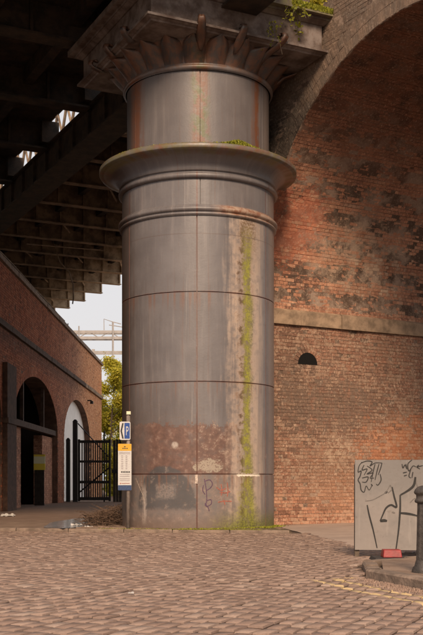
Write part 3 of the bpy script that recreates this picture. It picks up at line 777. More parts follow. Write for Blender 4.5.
for pts in ([(.24, .86), (.30, .80), (.36, .84)], [(.30, .92), (.31, .78), (.30, .70)], [(.38, .95), (.39, .80), (.38, .68)], [(.28, .76), (.36, .75), (.42, .78)], [(.26, .57), (.34, .59), (.44, .585)], [(.33, .62), (.35, .52)]):
    cyl_mark(pts, .02).build('red_scrawl', M_redp, column, cyl(CR, .33, .8))
cyl_mark([(-.88, 1.03), (-.80, .84), (-.73, .66), (-.72, .52)], .012).build('scratch', M_scr, column, cyl(CR, -.8, .8))
cyl_mark([(-.01, 1.10), (-.005, 1.0), (-.01, .93)], .05).build('paint_run', M_scr, column, cyl(CR, 0, 1))
# moss cushions
mo = MB()
def blades(mb, fn, n, s0, s1):
    for _ in range(n):
        p, = [Vector(fn())]; s_ = rr(s0, s1); a = rr(0, 6.28); t = Vector((math.cos(a), math.sin(a), 0))*s_*.5; u = Vector((rr(-.4, .4), rr(-.6, .1), rr(.3, 1))).normalized()*s_
        k = len(mb.v); mb.v += [tuple(p-t), tuple(p+t), tuple(p+u)]; mb.face((k, k+1, k+2), random.random())
def f_lip():
    a = .42+random.gauss(0, .085); r_ = 2.0-abs(random.gauss(0, .10)); return cyl(r_, a, 7.365+.085*math.exp(-((a-.42)/.10)**2)*random.random())
blades(mo, f_lip, 3500, .02, .045)
def f_lip2():
    a = rr(-.9, 1.1); return cyl(2.03-abs(random.gauss(0, .05)), a, 7.355)
blades(mo, f_lip2, 900, .008, .02)
mo.build('lip_moss', M_moss, column, cyl(2.0, .42, 7.36), kind='stuff')
mo = MB(); blades(mo, lambda: CG(1.0+random.random()*1.14, -2.12+rr(-.01, .02), rr(10.2, 10.30)), 2600, .02, .05)
blades(mo, lambda: CG(1.2+random.random()*.9, -2.10+rr(-.01, .3), 10.29), 1200, .02, .06)
mo.build('ledge_moss', M_moss, column, CG(1.4, -2.1, 10.2), kind='stuff')
mo = MB()
def f_base():
    a = random.choice((rr(-.2, 1.5), rr(.3, 1.0))); r_ = CR+abs(random.gauss(0, .10)); q = cyl(r_, a, 0); return (q[0], q[1], .055)
blades(mo, f_base, 2500, .01, .035)
blades(mo, lambda: (lambda x: (x, kerbY(x)+rr(-.02, .12), .055))(rr(-2.2, .95)), 1500, .006, .02)
mo.build('foot_moss', M_moss, label='moss and weeds growing round the foot of the column', cat='moss', kind='stuff')
# small plants on the ledge
def plant(name, base, n, ln, label, mat, drop=.3, wl=.03, seed=1):
    random.seed(seed); o = empty(name, base, label=label, cat='plant', group='plants on the ledge'); st = MB(); lv = MB()
    for _ in range(n):
        a = rr(0, 6.28); L = ln*rr(.5, 1); d = Vector((math.cos(a)*.6, math.sin(a)*.6-.3, rr(.1, 1)-drop)).normalized()
        pts = [Vector(base)+d*L*t+Vector((0, 0, -drop*L*t*t*1.4)) for t in (0, .33, .66, 1)]
        st.tube(pts, .005, 3)
        for q in range(14):
            t = rr(.3, 1); p = Vector(base)+d*L*t+Vector((0, 0, -drop*L*t*t*1.4)); s_ = wl*rr(.6, 1.3)
            v1 = Vector((rr(-1, 1), rr(-1, .2), rr(-.6, .6))).normalized()*s_; v2 = v1.cross(Vector((rr(-1, 1), rr(-1, 1), rr(-1, 1)))).normalized()*s_*.5
            k = len(lv.v); lv.v += [tuple(p), tuple(p+v1*.6+v2), tuple(p+v1*1.4), tuple(p+v1*.6-v2)]; lv.face((k, k+1, k+2, k+3), random.random())
    st.build('stem', M_bark, o, base); lv.build('foliage', mat, o, base)
plant('ledge_plant', CG(1.15, -2.05, 10.28), 9, .45, 'leafy green plant hanging over the mossy ledge by the capital', M_leafG, .7, .05, 3)
plant('ledge_plant', CG(.62, -2.0, 9.85), 6, .34, 'dry brown weed trailing between the dark girder and the ledge', M_leafG, .9, .03, 4)
plant('ledge_plant', CG(1.65, -2.0, 10.30), 14, .34, 'small bright tuft on top of the mossy ledge', M_leafY, -.2, .05, 5)
random.seed(11)

# ------------------------------------------------------------------ bridge decks
def girder(mb, c0, c1, g0, g1, z0, z1, fl=.08, stiff=1.2):
    mb.box((c0+.12, g0, z0+.05), (c1-.12, g1, z1-.05), CG)
    mb.box((c0, g0, z0), (c1, g1, z0+.05), CG); mb.box((c0, g0, z1-.05), (c1, g1, z1), CG)
    g_ = g0+.3
    while stiff and g_ < g1:
        for c_ in ((c0+.04, c0+.119), (c1-.119, c1-.04)): mb.box((c_[0], g_, z0+.052), (c_[1], g_+.05, z1-.052), CG)
        g_ += stiff
deck1 = empty('railway_deck', CG(-3, 10, 11), label='dark riveted iron railway deck overhead at the upper left', cat='bridge deck', group='iron railway decks')
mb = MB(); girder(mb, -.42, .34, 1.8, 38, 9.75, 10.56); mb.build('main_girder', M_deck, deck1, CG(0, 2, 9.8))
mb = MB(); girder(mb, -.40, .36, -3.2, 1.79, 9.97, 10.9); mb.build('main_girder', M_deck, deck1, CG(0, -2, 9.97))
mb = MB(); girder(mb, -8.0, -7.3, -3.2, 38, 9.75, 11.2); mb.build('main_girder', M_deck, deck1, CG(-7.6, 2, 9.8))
mb = MB(); mb.box((-8.0, -3.0, 11.18), (-.34, 38, 11.4), CG); mb.build('deck_plate', M_deck, deck1, CG(-4, 10, 11.2))  # widened out of view to shade the arcade wall
for k in range(-1, 10):
    g_ = 5.6+3.6*k-.0
    if g_ < -3: continue
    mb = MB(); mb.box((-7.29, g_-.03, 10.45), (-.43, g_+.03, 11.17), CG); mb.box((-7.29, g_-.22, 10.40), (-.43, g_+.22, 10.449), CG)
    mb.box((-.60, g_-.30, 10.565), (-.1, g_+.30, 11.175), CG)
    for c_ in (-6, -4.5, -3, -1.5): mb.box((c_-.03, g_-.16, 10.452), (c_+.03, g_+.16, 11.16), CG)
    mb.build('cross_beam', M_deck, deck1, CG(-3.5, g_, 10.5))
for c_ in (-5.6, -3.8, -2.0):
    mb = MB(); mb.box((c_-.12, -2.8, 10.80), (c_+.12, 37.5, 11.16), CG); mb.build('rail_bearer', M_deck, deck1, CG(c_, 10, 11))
mb = MB(); mb.box((-8.0, -3.3, 10.5), (.36, -3.0, 11.35), CG); mb.build('unseen_end_girder', M_deck, deck1, CG(-4, -3.2, 10.6))  # unseen end; deck stops short here to let skylight in
deck2 = empty('railway_deck', CG(4, 18, 11), label='far iron deck with rows of crossbeams stepping down to the pale sky', cat='bridge deck', group='iron railway decks')
G0 = 5.8; NB = 13; C0, C1 = .62, 8.15; ZB = 10.0
for k in range(NB):
    g_ = G0+2.42*k; mb = MB()
    mb.box((C0, g_-.02, ZB+.03), (C1, g_+.02, ZB+.66), CG); mb.box((C0, g_-.14, ZB), (C1, g_+.14, ZB+.028), CG)
    c_ = C1-.06
    while c_ > C0:
        for s_ in (-1, 1): mb.box((c_-.025, g_+(.021 if s_ > 0 else -.11), ZB+.03), (c_+.025, g_+(.11 if s_ > 0 else -.021), ZB+.655), CG)
        c_ -= .86
    mb.box((C0-.22, g_-.05, ZB+.05), (C0-.031, g_+.05, ZB+.62), CG); mb.box((C0-.22, g_+.75, ZB+.05), (C0-.031, g_+.82, ZB+.62), CG); mb.box((C0-.22, g_+1.55, ZB+.05), (C0-.031, g_+1.62, ZB+.62), CG)
    mb.build('cross_beam', M_beam, deck2, CG(4, g_, ZB))
for c_ in (2.0, 3.5, 5.2, 6.7):
    mb = MB(); mb.box((c_-.10, G0-.5, ZB+.4), (c_+.10, G0+2.42*(NB-1)+.5, ZB+.69), CG); 
    mb.build('rail_bearer', M_deck, deck2, CG(c_, 15, ZB+.5))
mb = MB(); mb.box((C0-.1, G0-.6, ZB+.69), (C1, G0+2.42*(NB-1)+.6, ZB+.85), CG); mb.build('deck_plate', M_deck, deck2, CG(4, 15, ZB+.7))
mb = MB(); mb.box((C0-.03, G0-.5, ZB+.10), (C0-.004, G0+2.42*(NB-1)+.5, ZB+.60), CG)
mb.build('lit_edge_strip', simple('lit_edge_cream', (.50, .42, .32), .7, .25, 4), deck2, CG(C0, 15, ZB+.3))  # pale colour paints in the skylight falling through the slot
# diagonal bracing under the far deck
for k in range(0, NB-1, 2):
    g_ = G0+2.42*k
    for (ca, cb) in ((2.0, 3.2), (4.2, 5.4), (6.2, 7.2)):
        mb = MB(); mb.tube([CG(ca, g_+.15, ZB+.3), CG(cb, g_+2.42-.15, ZB+.3)], .04, 4); mb.build('brace', M_beam, deck2, CG(ca, g_, ZB+.3))
# lattice parapet seen through the slot between the decks
lat = empty('lattice_parapet', CG(.8, 15, 11), label='rusty lattice parapet glimpsed against the sky between the two decks', cat='parapet')
g_ = 4.6
mb = MB(); mb.box((.74, 4.6, 10.86), (.86, 37, 10.95), CG); mb.build('bottom_rail', M_beam, lat, CG(.8, 20, 10.9))
mb = MB(); mb.box((.74, 4.6, 12.5), (.86, 37, 12.6), CG); mb.build('top_rail', M_beam, lat, CG(.8, 20, 12.5))
while g_ < 36:
    for a_, b_ in ((10.95, 12.5), (12.5, 10.95)):
        mb = MB(); p0 = Vector(CG(.8, g_, a_)); p1 = Vector(CG(.8, g_+.9, b_)); mb.tube([p0, p1], .045, 4); mb.build('lattice_bar', M_beam, lat, tuple(p0))
    g_ += .9
mb = MB(); mb.box((.75, 7.55, 10.95), (.85, 7.7, 12.5), CG); mb.build('post', M_beam, lat, CG(.8, 7.6, 11))
# dangling cable and conduit under the far deck
def px(u, v, Y): return ((u-211.5)/1030*Y, Y, 1+(480-v)/1030*Y)
mb = MB(); mb.tube([px(52, 226, 41), px(54, 246, 41), px(60, 262, 41), px(69, 272, 41), px(73, 284, 41), px(73.5, 298, 41), px(72.5, 304, 41)], .028, 5)
mb.build('hanging_cable', M_beam, label='loose cable dangling under the crossbeams above the alley wall', cat='cable', origin=px(52, 226, 41))
mb = MB(); mb.tube([px(27, 244, 37), px(104, 250.5, 38)], .022, 5)
mb.build('conduit', M_stone, label='thin pale conduit slung beneath the far crossbeams', cat='conduit', origin=px(60, 247, 37))

# ------------------------------------------------------------------ gate, posts
GY = 44.6
gate = empty('alley_gate', (-4.9, GY, 0), label='tall black steel bar gate closing the alley beside the column', cat='gate')
gx0, gx1 = -5.78, -4.36
for (za, zb) in ((.12, .26), (.85, .97), (1.75, 1.85), (2.60, 2.72)):
    mb = MB(); mb.box((gx0, GY-.04, za), (gx1, GY+.04, zb)); mb.build('rail', M_black, gate, (-5, GY, za))
for xx in (gx0, gx1-.09):
    mb = MB(); mb.box((xx, GY-.045, .08), (xx+.09, GY+.045, 2.76)); mb.build('stile', M_black, gate, (xx, GY, 0))
for k in range(12):
    xx = gx0+.15+k*(gx1-gx0-.3)/11.6; mb = MB(); mb.box((xx, GY-.02, .26), (xx+.05, GY+.02, 2.60)); mb.build('bar', M_black, gate, (xx, GY, .2))
mb = MB(); mb.tube([(gx0+.05, GY-.06, .45), (gx1-.05, GY-.06, 1.55)], .035, 4); mb.build('brace', M_black, gate, (-5, GY-.06, .4))
mb = MB(); mb.tube([(gx0, GY-.07, 3.45), (gx1-.1, GY-.07, 2.0)], .025, 4); mb.build('stay', M_black, gate, (-5, GY-.07, 2))
leaf2 = empty('side_fence', (-4, GY, 0), label='short run of dark upright boards between the gate and the column', cat='fence')
for k in range(8):
    xx = gx1+.10+k*.125; mb = MB(); mb.box((xx, GY-.03, .05), (xx+.112, GY+.03, 2.72+(.04 if k % 3 else .0))); mb.build('board', M_wood, leaf2, (xx, GY, 0))
mb = MB(); mb.box((gx1+.05, GY-.09, 1.3), (gx1+1.1, GY-.032, 1.45)); mb.build('rail', M_black, leaf2, (-4, GY, 1.3))
def post(x0, x1, zt, label, mat=M_black, cap_=True, y=GY):
    o = empty('gate_post', ((x0+x1)/2, y, 0), label=label, cat='gate post', group='gate posts'); w = (x1-x0)/2
    mb = MB(); mb.box((x0, y-w, -.02), (x1, y+w, zt)); mb.build('shaft', mat, o, (x0, y, 0))
    mb = MB(); mb.hexa([(x0-.012, y-w-.012, zt+.001), (x1+.012, y-w-.012, zt+.001), (x1+.012, y+w+.012, zt+.001), (x0-.012, y+w+.012, zt+.001), (x0+w*.6, y-.03, zt+.1), (x1-w*.6, y-.03, zt+.1), (x1-w*.6, y+.03, zt+.1), (x0+w*.6, y+.03, zt+.1)])
    mb.build('cap', mat, o, (x0, y, zt))
post(-6.0, -5.80, 3.52, 'tallest black gate post, with the diagonal stay fixed to its top')
post(-6.29, -6.12, 2.72, 'shorter black post against the alley wall, left of the gate')
post(-4.70, -4.64, 3.05, 'slender dark post rising behind the right end of the gate', y=GY+.25)
mb = MB(); mb.box((-6.10, GY+.3, 0), (-6.03, GY+.33, 2.3)); 

# ------------------------------------------------------------------ parking signpost
SY = 20.0
sx = (128.3-211.5)/1030*SY
sign = empty('signpost', (sx, SY, .05), label='grey signpost at the column foot carrying a parking arrow and a tariff board', cat='signpost')
mb = MB(); mb.tube([(sx, SY, .02), (sx, SY, 2.33)], .038, 14); mb.build('post', simple('galvanised_steel', (.20, .165, .145), .5, .2, 12), sign, (sx, SY, 0))
mb = MB(); mb.box((sx-.03, SY-.06, 2.27), (sx+.05, SY+.03, 2.33)); mb.build('top_lamp', simple('pale_plastic', (.62, .60, .42), .4, .05), sign, (sx, SY, 2.3))
M_sw = simple('sign_white', (.50, .49, .48), .4, .04); M_sb = simple('sign_blue', (.012, .055, .24), .4, .05)
M_sk = simple('sign_black', (.015, .015, .018), .4, .05); M_sy = simple('sign_yellow', (.58, .32, .02), .45, .05); M_st = simple('print_grey', (.30, .26, .27), .5, .1)
M_sn = simple('sign_navy', (.03, .055, .13), .4, .05)
tw = -.16       # boards are turned slightly
def SB(x, d, z): return (sx-.058+x*math.cos(tw), SY-.055+x*math.sin(tw)*-1-d, z)
def board(x0, x1, z0, z1, d0, d1, ch=.02):
    mb = MB(); pts = [(x0+ch, z0), (x1-ch, z0), (x1, z0+ch), (x1, z1-ch), (x1-ch, z1), (x0+ch, z1), (x0, z1-ch), (x0, z0+ch)]
    mb.v += [SB(a, d0, b) for a, b in pts]+[SB(a, d1, b) for a, b in pts]
    mb.face(tuple(range(8, 16))); mb.face(tuple(range(8))[::-1])
    for i in range(8): mb.face((i, (i+1) % 8, 8+(i+1) % 8, 8+i))
    return mb
pb = board(-.105, .105, 1.775, 2.13, 0, .012).build('parking_plate', M_sw, sign, SB(0, 0, 1.8))
board(-.012, .092, 1.80, 2.105, .0125, .016, .006).build('blue_panel', M_sb, pb, SB(.04, .014, 1.9))
tc = bpy.data.curves.new('P', 'FONT'); tc.body = 'P'; tc.size = .25; tc.align_x = 'CENTER'; tc.extrude = .001
to = bpy.data.objects.new('P', tc); COL.objects.link(to); bpy.context.view_layer.update()
me = bpy.data.meshes.new_from_object(to.evaluated_get(bpy.context.evaluated_depsgraph_get())); bpy.data.objects.remove(to)
lo = bpy.data.objects.new('letter', me); COL.objects.link(lo); me.materials.clear(); me.materials.append(M_sw)
lo.scale = (.44, 1, 1); place(lo, pb, SB(.041, .019, 1.865)); lo.rotation_euler = (R_(90), 0, -tw); lo['label'] = 'white letter P on the blue panel'
mb = MB()
ch = [(-.025, 2.10), (-.055, 2.10), (-.088, 1.95), (-.055, 1.80), (-.025, 1.80), (-.058, 1.95)]
mb.v += [SB(a, .016, b) for a, b in ch]; mb.face(tuple(range(6))); mb.build('arrow', M_sk, pb, SB(-.05, .016, 1.95), label='black chevron pointing left')
nbd = board(-.135, .125, .80, 1.70, 0, .012, .008).build('tariff_board', M_sw, sign, SB(0, 0, 1))
board(-.134, .124, 1.565, 1.699, .0125, .015, .006).build('header', M_sy, nbd, SB(0, .014, 1.6))
board(-.134, .124, .801, .90, .0125, .015, .006).build('footer', M_sn, nbd, SB(0, .014, .85))
pr = MB()
def dash(x0, x1, z, h, mat=None):
    k = len(pr.v); pr.v += [SB(x0, .0165, z), SB(x1, .0165, z), SB(x1, .0165, z+h), SB(x0, .0165, z+h)]; pr.face((k, k+1, k+2, k+3))
for z in (1.53, 1.505): dash(-.11, .10, z, .008)
for z in [1.46-.035*i for i in range(8)]: dash(-.075, -.035, z, .012); dash(.01, .045, z, .012)
for z in (1.10, 1.065, 1.02, .985): dash(-.10, .09, z, .009)
pr.build('small_print', M_st, nbd, SB(0, .0165, 1.2))
pr = MB()
for k in range(6): dash(-.075+k*.03, -.055+k*.03, 1.14, .03)
for k in range(4): dash(-.05+k*.028, -.032+k*.028, 1.60, .022)
dash(-.02, .012, 1.635, .018)
pr.build('bold_print', M_sk, nbd, SB(0, .0165, 1.1))
pr = MB(); dash(-.10, -.075, .925, .02); dash(-.065, .09, .93, .01); pr.build('red_print', M_redp, nbd, SB(0, .0165, .93))

# ------------------------------------------------------------------ hoarding with graffiti
HY = 13.35
hx0 = 1.86
hz0, hz1 = .095, 1.26
def HB(x, d, z): return (hx0+x*.995, HY-x*.10-d-.012*math.sin(x*4.1+z*1.3)*math.sin(z*2.2), z)
hoard = empty('hoarding_panel', (2.9, 13.2, 0), label='grey metal hoarding sheet covered in black graffiti by the traffic island', cat='hoarding')
m = Mat('hoarding_sheet'); n = m.noise(2, 4, .6); n2 = m.noise(18, 4, .7)
n3 = m.noise(1, 5, .7, m.vec(m.x*14, m.z*1.3, 0.0))
M_hs = m.out(m.mix(n3.ss(.56, .70)*.4, m.mix(n2.ss(.60, .68)*.35, m.mix((n-m.z*.25+.1).ss(.3, .65), (.165, .150, .140), (.235, .205, .185)), (.12, .095, .08)), (.30, .265, .24)), n2*.2+.42, n, .01, 0, .4)
mb = MB(); mb.grid(lambda u, w: HB(u*2.44, .0, hz0+(hz1-hz0)*w), 90, 44); b = len(mb.v)
mb.box((0, -.030, hz0), (2.44, -.016, hz1), lambda a, b_, c: HB(a, b_, c)); mb.build('sheet', M_hs, hoard, HB(1.2, 0, .6))
for xx in (0.0, 1.2, 2.38):
    mb = MB(); mb.box((xx, -.095, -.01), (xx+.06, -.031, 1.2), lambda a, b_, c: HB(a, b_, c)); mb.build('post', M_bark, hoard, HB(xx, -.05, 0))
M_ink = simple('black_spray', (.02, .018, .017), .6, .2, 40); M_ink2 = simple('thin_grey_spray', (.13, .115, .105), .7, .3, 40)
def U(u, v):
    # photograph pixel -> sheet coordinates (metres along, metres up), used only to copy the drawing
    x = ((u-211.5)/1030*HY-hx0)/.995; 
    for _ in range(3): x = ((u-211.5)/1030*(HY-x*.10)-hx0)/.995
    return x, 1+(480-v)/1030*(HY-x*.10)
def stroke(uv, w, mat, name='graffiti_stroke'):
    mb = MB(); P_ = [Vector(U(*p)) for p in uv]; fine = []
    for k in range(len(P_)-1):
        p0, p1, p2, p3 = P_[max(k-1, 0)], P_[k], P_[k+1], P_[min(k+2, len(P_)-1)]
        for s_ in range(6):
            t = s_/6; fine.append(.5*((2*p1)+(p2-p0)*t+(2*p0-5*p1+4*p2-p3)*t*t+(3*p1-p0-3*p2+p3)*t**3))
    fine.append(P_[-1])
    for k, p in enumerate(fine):
        d = (fine[min(k+1, len(fine)-1)]-fine[max(k-1, 0)]).normalized(); n = Vector((-d.y, d.x)); wv = w*(.75+.4*math.sin(math.pi*min(1, (k+1)/len(fine)*1.1)))
        for s_ in (-.5, .5):
            q = p+n*wv*s_; mb.v.append(HB(q.x, .004, q.y))
    for k in range(len(fine)-1): mb.face((2*k, 2*k+1, 2*k+3, 2*k+2)[::-1])
    mb.build(name, mat, hoard, HB(*[fine[0].x, .003, fine[0].y]))
T = .022
# copied from the photograph (pixels of the 423-wide picture)
stroke([(423, 487), (418, 487), (415.5, 479)], T*.5, M_ink2)
stroke([(415.5, 477), (414, 485), (409, 490), (400.5, 495)], T*1.3, M_ink)
stroke([(400.2, 495), (400.2, 506), (399.8, 514), (398.5, 530), (396, 549)], T, M_ink)
stroke([(399.5, 513), (406, 513.5), (412, 514.5), (418, 516)], T*1.2, M_ink)
stroke([(392, 487), (394, 496), (396.5, 507), (391, 505), (386, 508), (383, 514), (380, 521)], T, M_ink)
stroke([(380, 521), (384, 520.5), (387, 521)], T*1.5, M_ink)
stroke([(367, 505), (369, 515), (373, 530), (377, 548)], T*.8, M_ink)
stroke([(365, 501), (372, 500), (380, 496), (386, 492), (390, 485)], T*.4, M_ink2)
stroke([(390, 485), (392, 489), (388, 493)], T*.5, M_ink2)
stroke([(385.5, 491.5), (386.8, 493)], T*1.6, M_ink)
stroke([(392, 512), (395, 513)], T*.8, M_ink2)
stroke([(410, 503), (414, 499), (418, 498)], T*.4, M_ink2)
for s_ in ([(362, 462), (359, 466), (358, 472), (361, 471), (360, 476), (358, 480), (360, 484), (361, 490), (364, 492), (366, 486), (369, 490), (372, 485)],
           [(361, 463), (367, 461), (372, 462), (370, 466), (375, 463), (382, 463)], [(364, 465), (362, 470), (367, 469), (364, 475)],
           [(367, 466), (372, 470), (367, 474), (373, 473), (370, 478), (374, 478)], [(375, 464), (373, 472), (371, 482)], [(379, 464), (377, 471), (375, 480)],
           [(382, 463), (380, 470), (378, 475)], [(380, 474), (381, 480), (378, 485), (376, 484)], [(362, 478), (368, 477), (366, 482), (362, 482)], [(371, 484), (372.5, 486)],
           [(402, 464), (403, 468), (405, 465), (407, 469), (406, 464)], [(412, 460), (408, 464), (409, 471), (413, 466), (416, 467)], [(411, 469), (409, 476), (411, 478)],
           [(403, 473), (407, 472)], [(404, 476), (407, 475)], [(413, 472), (412, 478)], [(417, 467), (423, 465.5)], [(419, 465), (417, 467), (420, 469)]):
    stroke(s_, .012, M_ink)

# red block and its rubber foot
foot = empty('barrier_foot', (2.22, 12.75, 0), label='red plastic block on a flat dark rubber foot in front of the hoarding', cat='barrier foot')
mb = MB(); x0, x1, y0, y1 = 1.98, 2.47, 12.5, 12.95
mb.hexa([(x0, y0, .012), (x1, y0, .012), (x1, y1, .012), (x0, y1, .012), (x0+.02, y0+.02, .05), (x1-.02, y0+.02, .05), (x1-.02, y1-.02, .05), (x0+.02, y1-.02, .05)])
mb.build('rubber_foot', simple('black_rubber', (.035, .03, .028), .8, .3, 20), foot, (2.2, 12.7, 0))
mb = MB(); x0, x1, y0, y1 = 2.10, 2.335, 12.6, 12.8
mb.hexa([(x0, y0, .05), (x1, y0, .05), (x1, y1, .05), (x0, y1, .05), (x0+.012, y0+.02, .145), (x1-.012, y0+.02, .145), (x1-.012, y1-.02, .145), (x0+.012, y1-.02, .145)])
bm = mb.build('red_block', simple('red_plastic', (.22, .007, .009), .4, .25, 10, bump=.0006), foot, (2.2, 12.7, .05))
bv = bm.modifiers.new('b', 'BEVEL'); bv.width = .008; bv.segments = 2

# bollard
bx, by = 2.135, 10.3
bol = empty('bollard', (bx, by, .075), label='weathered dark cast-iron bollard on the corner of the traffic island', cat='bollard')
M_bol = simple('bollard_iron', (.055, .046, .041), .55, .35, 14, bump=.006)
def lob(name, prof, n=40, flute=0):
    mb = MB(); m_ = len(prof)-1
    def f(u, w):
        r_, z = prof[round(w*m_)]; r_ = r_*(1-flute*(.5+.5*math.cos(u*2*math.pi*10))); return (bx+r_*math.sin(2*math.pi*u), by-r_*math.cos(2*math.pi*u), z)
    mb.grid(f, n, m_, 0, True, True); mb.build(name, M_bol, bol, (bx, by, prof[0][1]))
lob('base', [(.128, .06), (.130, .10), (.120, .125), (.105, .14), (.098, .17), (.088, .20)])
lob('shaft', [(.089, .195), (.082, .50), (.077, .765)], 80, .05)
lob('collar', [(.076, .765), (.098, .775), (.104, .79), (.098, .805), (.086, .812), (.088, .85), (.104, .862), (.110, .878), (.104, .892)])
lob('cap', [(.104, .892), (.098, .905), (.080, .925), (.055, .938), (.030, .944), (.0, .946)])

# ------------------------------------------------------------------ alley clutter
tw_ = MB(); random.seed(5)
for _ in range(520):
    c_ = Vector((rr(-2.62, -1.85), rr(20.9, 23.2), 0)); k = 1-min(1, abs((c_.x+2.0)/.75)); zt = .06+rr(0, .38)*(.35+.65*k)
    a = rr(0, 6.28); L = rr(.10, .40); d = Vector((math.cos(a), math.sin(a), rr(-.25, .45)))
    p0 = Vector((c_.x, c_.y, zt)); p1 = p0+d*L*.5+Vector((rr(-.03, .03), rr(-.03, .03), rr(-.02, .04))); p2 = p0+d*L+Vector((rr(-.05, .05), rr(-.05, .05), rr(-.06, .02)))
    for q in (p1, p2): q.z = max(q.z, .05)
    tw_.tube([p0, p1, p2], [.009, .006, .003], 4, random.random(), False)
    if random.random() < .8:
        s_ = .03; k2 = len(tw_.v); q = p2; tw_.v += [tuple(q), tuple(q+Vector((rr(-s_, s_), rr(-s_, s_), rr(0, s_)))), tuple(q+Vector((rr(-s_, s_), rr(-s_, s_), rr(0, s_))))]; tw_.face((k2, k2+1, k2+2), 1)
tw_.build('brushwood_heap', M_twig, label='heap of dead twigs and brown leaves beside the column foot', cat='twigs', kind='stuff')
m = Mat('puddle_water'); n = m.noise(5, 3, .6); M_pud = m.out(m.mix(n.ss(.3, .7), (.22, .23, .25), (.40, .41, .44)), .14, n, .012, 0, .9)
mb = MB(); mb.v.append((-2.95, 22.6, .066)); N_ = 48
for i in range(N_):
    a = 2*math.pi*i/N_; r_ = 1+.22*mnoise.noise(Vector((math.cos(a)*1.7, math.sin(a)*1.7, 2))); mb.v.append((-2.95+.55*r_*math.cos(a), 22.6+2.6*r_*math.sin(a), .066))
for i in range(N_): mb.face((0, 1+i, 1+(i+1) % N_))
mb.build('puddle', M_pud, kind='structure')
M_lit = simple('dirty_plastic', (.42, .40, .38), .5, .3, 30)
def litter(x, y, z, s_, label, mat):
    mb = MB(); mb.grid(lambda u, w: (x+(u-.5)*s_, y+(w-.5)*s_*.8, z+.35*s_*abs(mnoise.noise(Vector((u*3+x, w*3, 1))))), 7, 6, smooth=False)
    o = mb.build('litter', mat, label=label, cat='litter', group='scraps of litter', origin=(x, y, z)); o.modifiers.new('s', 'SOLIDIFY').thickness = .004
litter((8-211.5)/1030*27, 27, .05, .34, 'crumpled white bag lying by the foot of the alley wall', M_lit)
litter(-2.75, 21.0, .07, .22, 'torn pale plastic sheet at the near end of the puddle', M_lit)
litter(-2.45, 20.6, .055, .16, 'small scrap of pale plastic between puddle and twig heap', M_lit)
litter((131-211.5)/1030*9.0, 9.0, .012, .05, 'tiny pale scrap of paper on the setts', M_lit)

# ------------------------------------------------------------------ trees beyond the gate
def tree(name, x, y, h, rad, label, mat, n, seed, z0=1.0):
    random.seed(seed); o = empty(name, (x, y, 0), label=label, cat='tree', group='trees beyond the gate'); t = MB(); clumps = []
    pts = [(x+.12*math.sin(k*1.3), y, h*.93*k/7) for k in range(8)]
    t.tube(pts, [.11*(1-k/8.2) for k in range(8)], 7)
    for k in range(26):
        zb = z0+(h-z0)*random.random()**.8*.9; a = rr(0, 6.28); L = rad*(1-.55*(zb/h)**2)*rr(.6, 1.05)
        p0 = Vector((x, y, zb)); p2 = p0+Vector((math.cos(a)*L, math.sin(a)*L, L*rr(.25, .8)))
        t.tube([p0, p0.lerp(p2, .5)+Vector((0, 0, .08)), p2], [.035, .02, .008], 4)
        for s_ in (.45, .7, .9, 1.05): clumps.append((p0.lerp(p2, s_), rr(.18, .42)))
    for k in range(8): clumps.append((Vector((x+rr(-.3, .3), y+rr(-.3, .3), h-rr(0, .9))), rr(.15, .35)))
    t.build('trunk', M_bark, o, (x, y, 0)); lv = MB()
    for _ in range(n):
        c_, r_ = random.choice(clumps); d = Vector((random.gauss(0, 1), random.gauss(0, 1), random.gauss(0, .8)))*r_*.6; p = c_+d; s_ = rr(.07, .13)
        v1 = Vector((rr(-1, 1), rr(-1, 1), rr(-1, .3))).normalized()*s_; v2 = v1.cross(Vector((rr(-1, 1), rr(-1, 1), rr(-1, 1)))).normalized()*s_*.45
        k = len(lv.v); lv.v += [tuple(p), tuple(p+v1*.5+v2), tuple(p+v1), tuple(p+v1*.5-v2)]; lv.face((k, k+1, k+2, k+3), random.random())
    lv.build('crown', mat, o, (x, y, z0))
tree('alley_tree', -5.95, 62.0, 8.4, 1.9, 'slim yellow-green tree at the end of the arcade wall', M_leafY, 56000, 21, .3)
tree('alley_tree', -5.2, 66.0, 7.6, 1.7, 'second, greener tree close behind the slim yellow one', M_leafG, 30000, 22)
tree('alley_tree', -6.5, 80.0, 6.4, 2.4, 'farthest bushy tree in the yard beyond the gate', M_leafY, 9000, 23)
sh = MB(); random.seed(31)
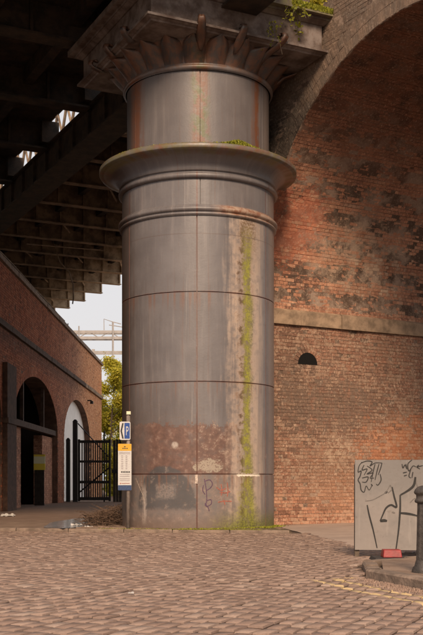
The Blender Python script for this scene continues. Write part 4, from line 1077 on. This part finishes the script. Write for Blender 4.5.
for _ in range(9000):
    p = Vector((rr(-6.2, 1), 61+rr(-1, 1), abs(random.gauss(0, 1.3)))); s_ = rr(.12, .25)
    v1 = Vector((rr(-1, 1), rr(-1, 1), rr(-1, 1))).normalized()*s_; v2 = v1.cross(Vector((rr(-1, 1), rr(-1, 1), rr(-1, 1)))).normalized()*s_*.5
    k = len(sh.v); sh.v += [tuple(p), tuple(p+v1*.5+v2), tuple(p+v1), tuple(p+v1*.5-v2)]; sh.face((k, k+1, k+2, k+3), random.random())
sh.build('hedge', M_leafY, label='low hedge across the far end of the yard', cat='hedge', kind='stuff')

# ------------------------------------------------------------------ railway gantries far behind
M_gal = simple('weathered_galvanising', (.30, .28, .27), .6, .1, 3)
def gantry(Y, u0, v0, v1, label, xr=3.0, th=.14):
    z0, z1 = 1+(480-v0)/1030*Y, 1+(480-v1)/1030*Y; xl = (u0-211.5)/1030*Y
    o = empty('overhead_gantry', (xl, Y, 0), label=label, cat='gantry', group='railway gantries')
    for dy in (-.5, .5):
        for z in (z0, z1):
            mb = MB(); mb.box((xl, Y+dy-th/2, z-th), (xr, Y+dy+th/2, z+th)); mb.build('boom_chord', M_gal, o, (xl, Y+dy, z))
    x = xl+.3; zz = True
    while x < xr-1:
        mb = MB(); mb.tube([(x, Y-.5, z0 if zz else z1), (x+1.1, Y-.5, z1 if zz else z0)], .05, 4); mb.build('boom_brace', M_gal, o, (x, Y, z0)); x += 1.1; zz = not zz
    for xx in (xl+.2, xr-.2):
        mb = MB(); mb.box((xx-.2, Y-.2, 0), (xx+.2, Y+.2, max(z0, z1)+.4)); mb.build('mast', M_gal, o, (xx, Y, 0))
    return o
ga = gantry(110, 66, 332.5, 338.5, 'pale railway gantry boom crossing the sky left of the column')
for (pts, r_, nm) in (([px(113, 322, 109.4), px(113, 358, 109.4)], .11, 'dropper'), ([px(104, 330, 109.4), px(104, 319, 109.4), px(113, 322, 109.4), px(121, 324, 109.4)], .05, 'registration_arm'), ([px(79, 326, 109.4), px(79, 345, 109.4)], .08, 'dropper'), ([px(109, 325, 109.4), px(122, 327, 109.4)], .05, 'registration_arm')):
    mb = MB(); mb.tube(pts, r_, 5); mb.build(nm, M_gal, ga, pts[0])
gantry(150, 92, 352, 353.5, 'thinner, more distant gantry boom low over the tree', 4.0, .09)
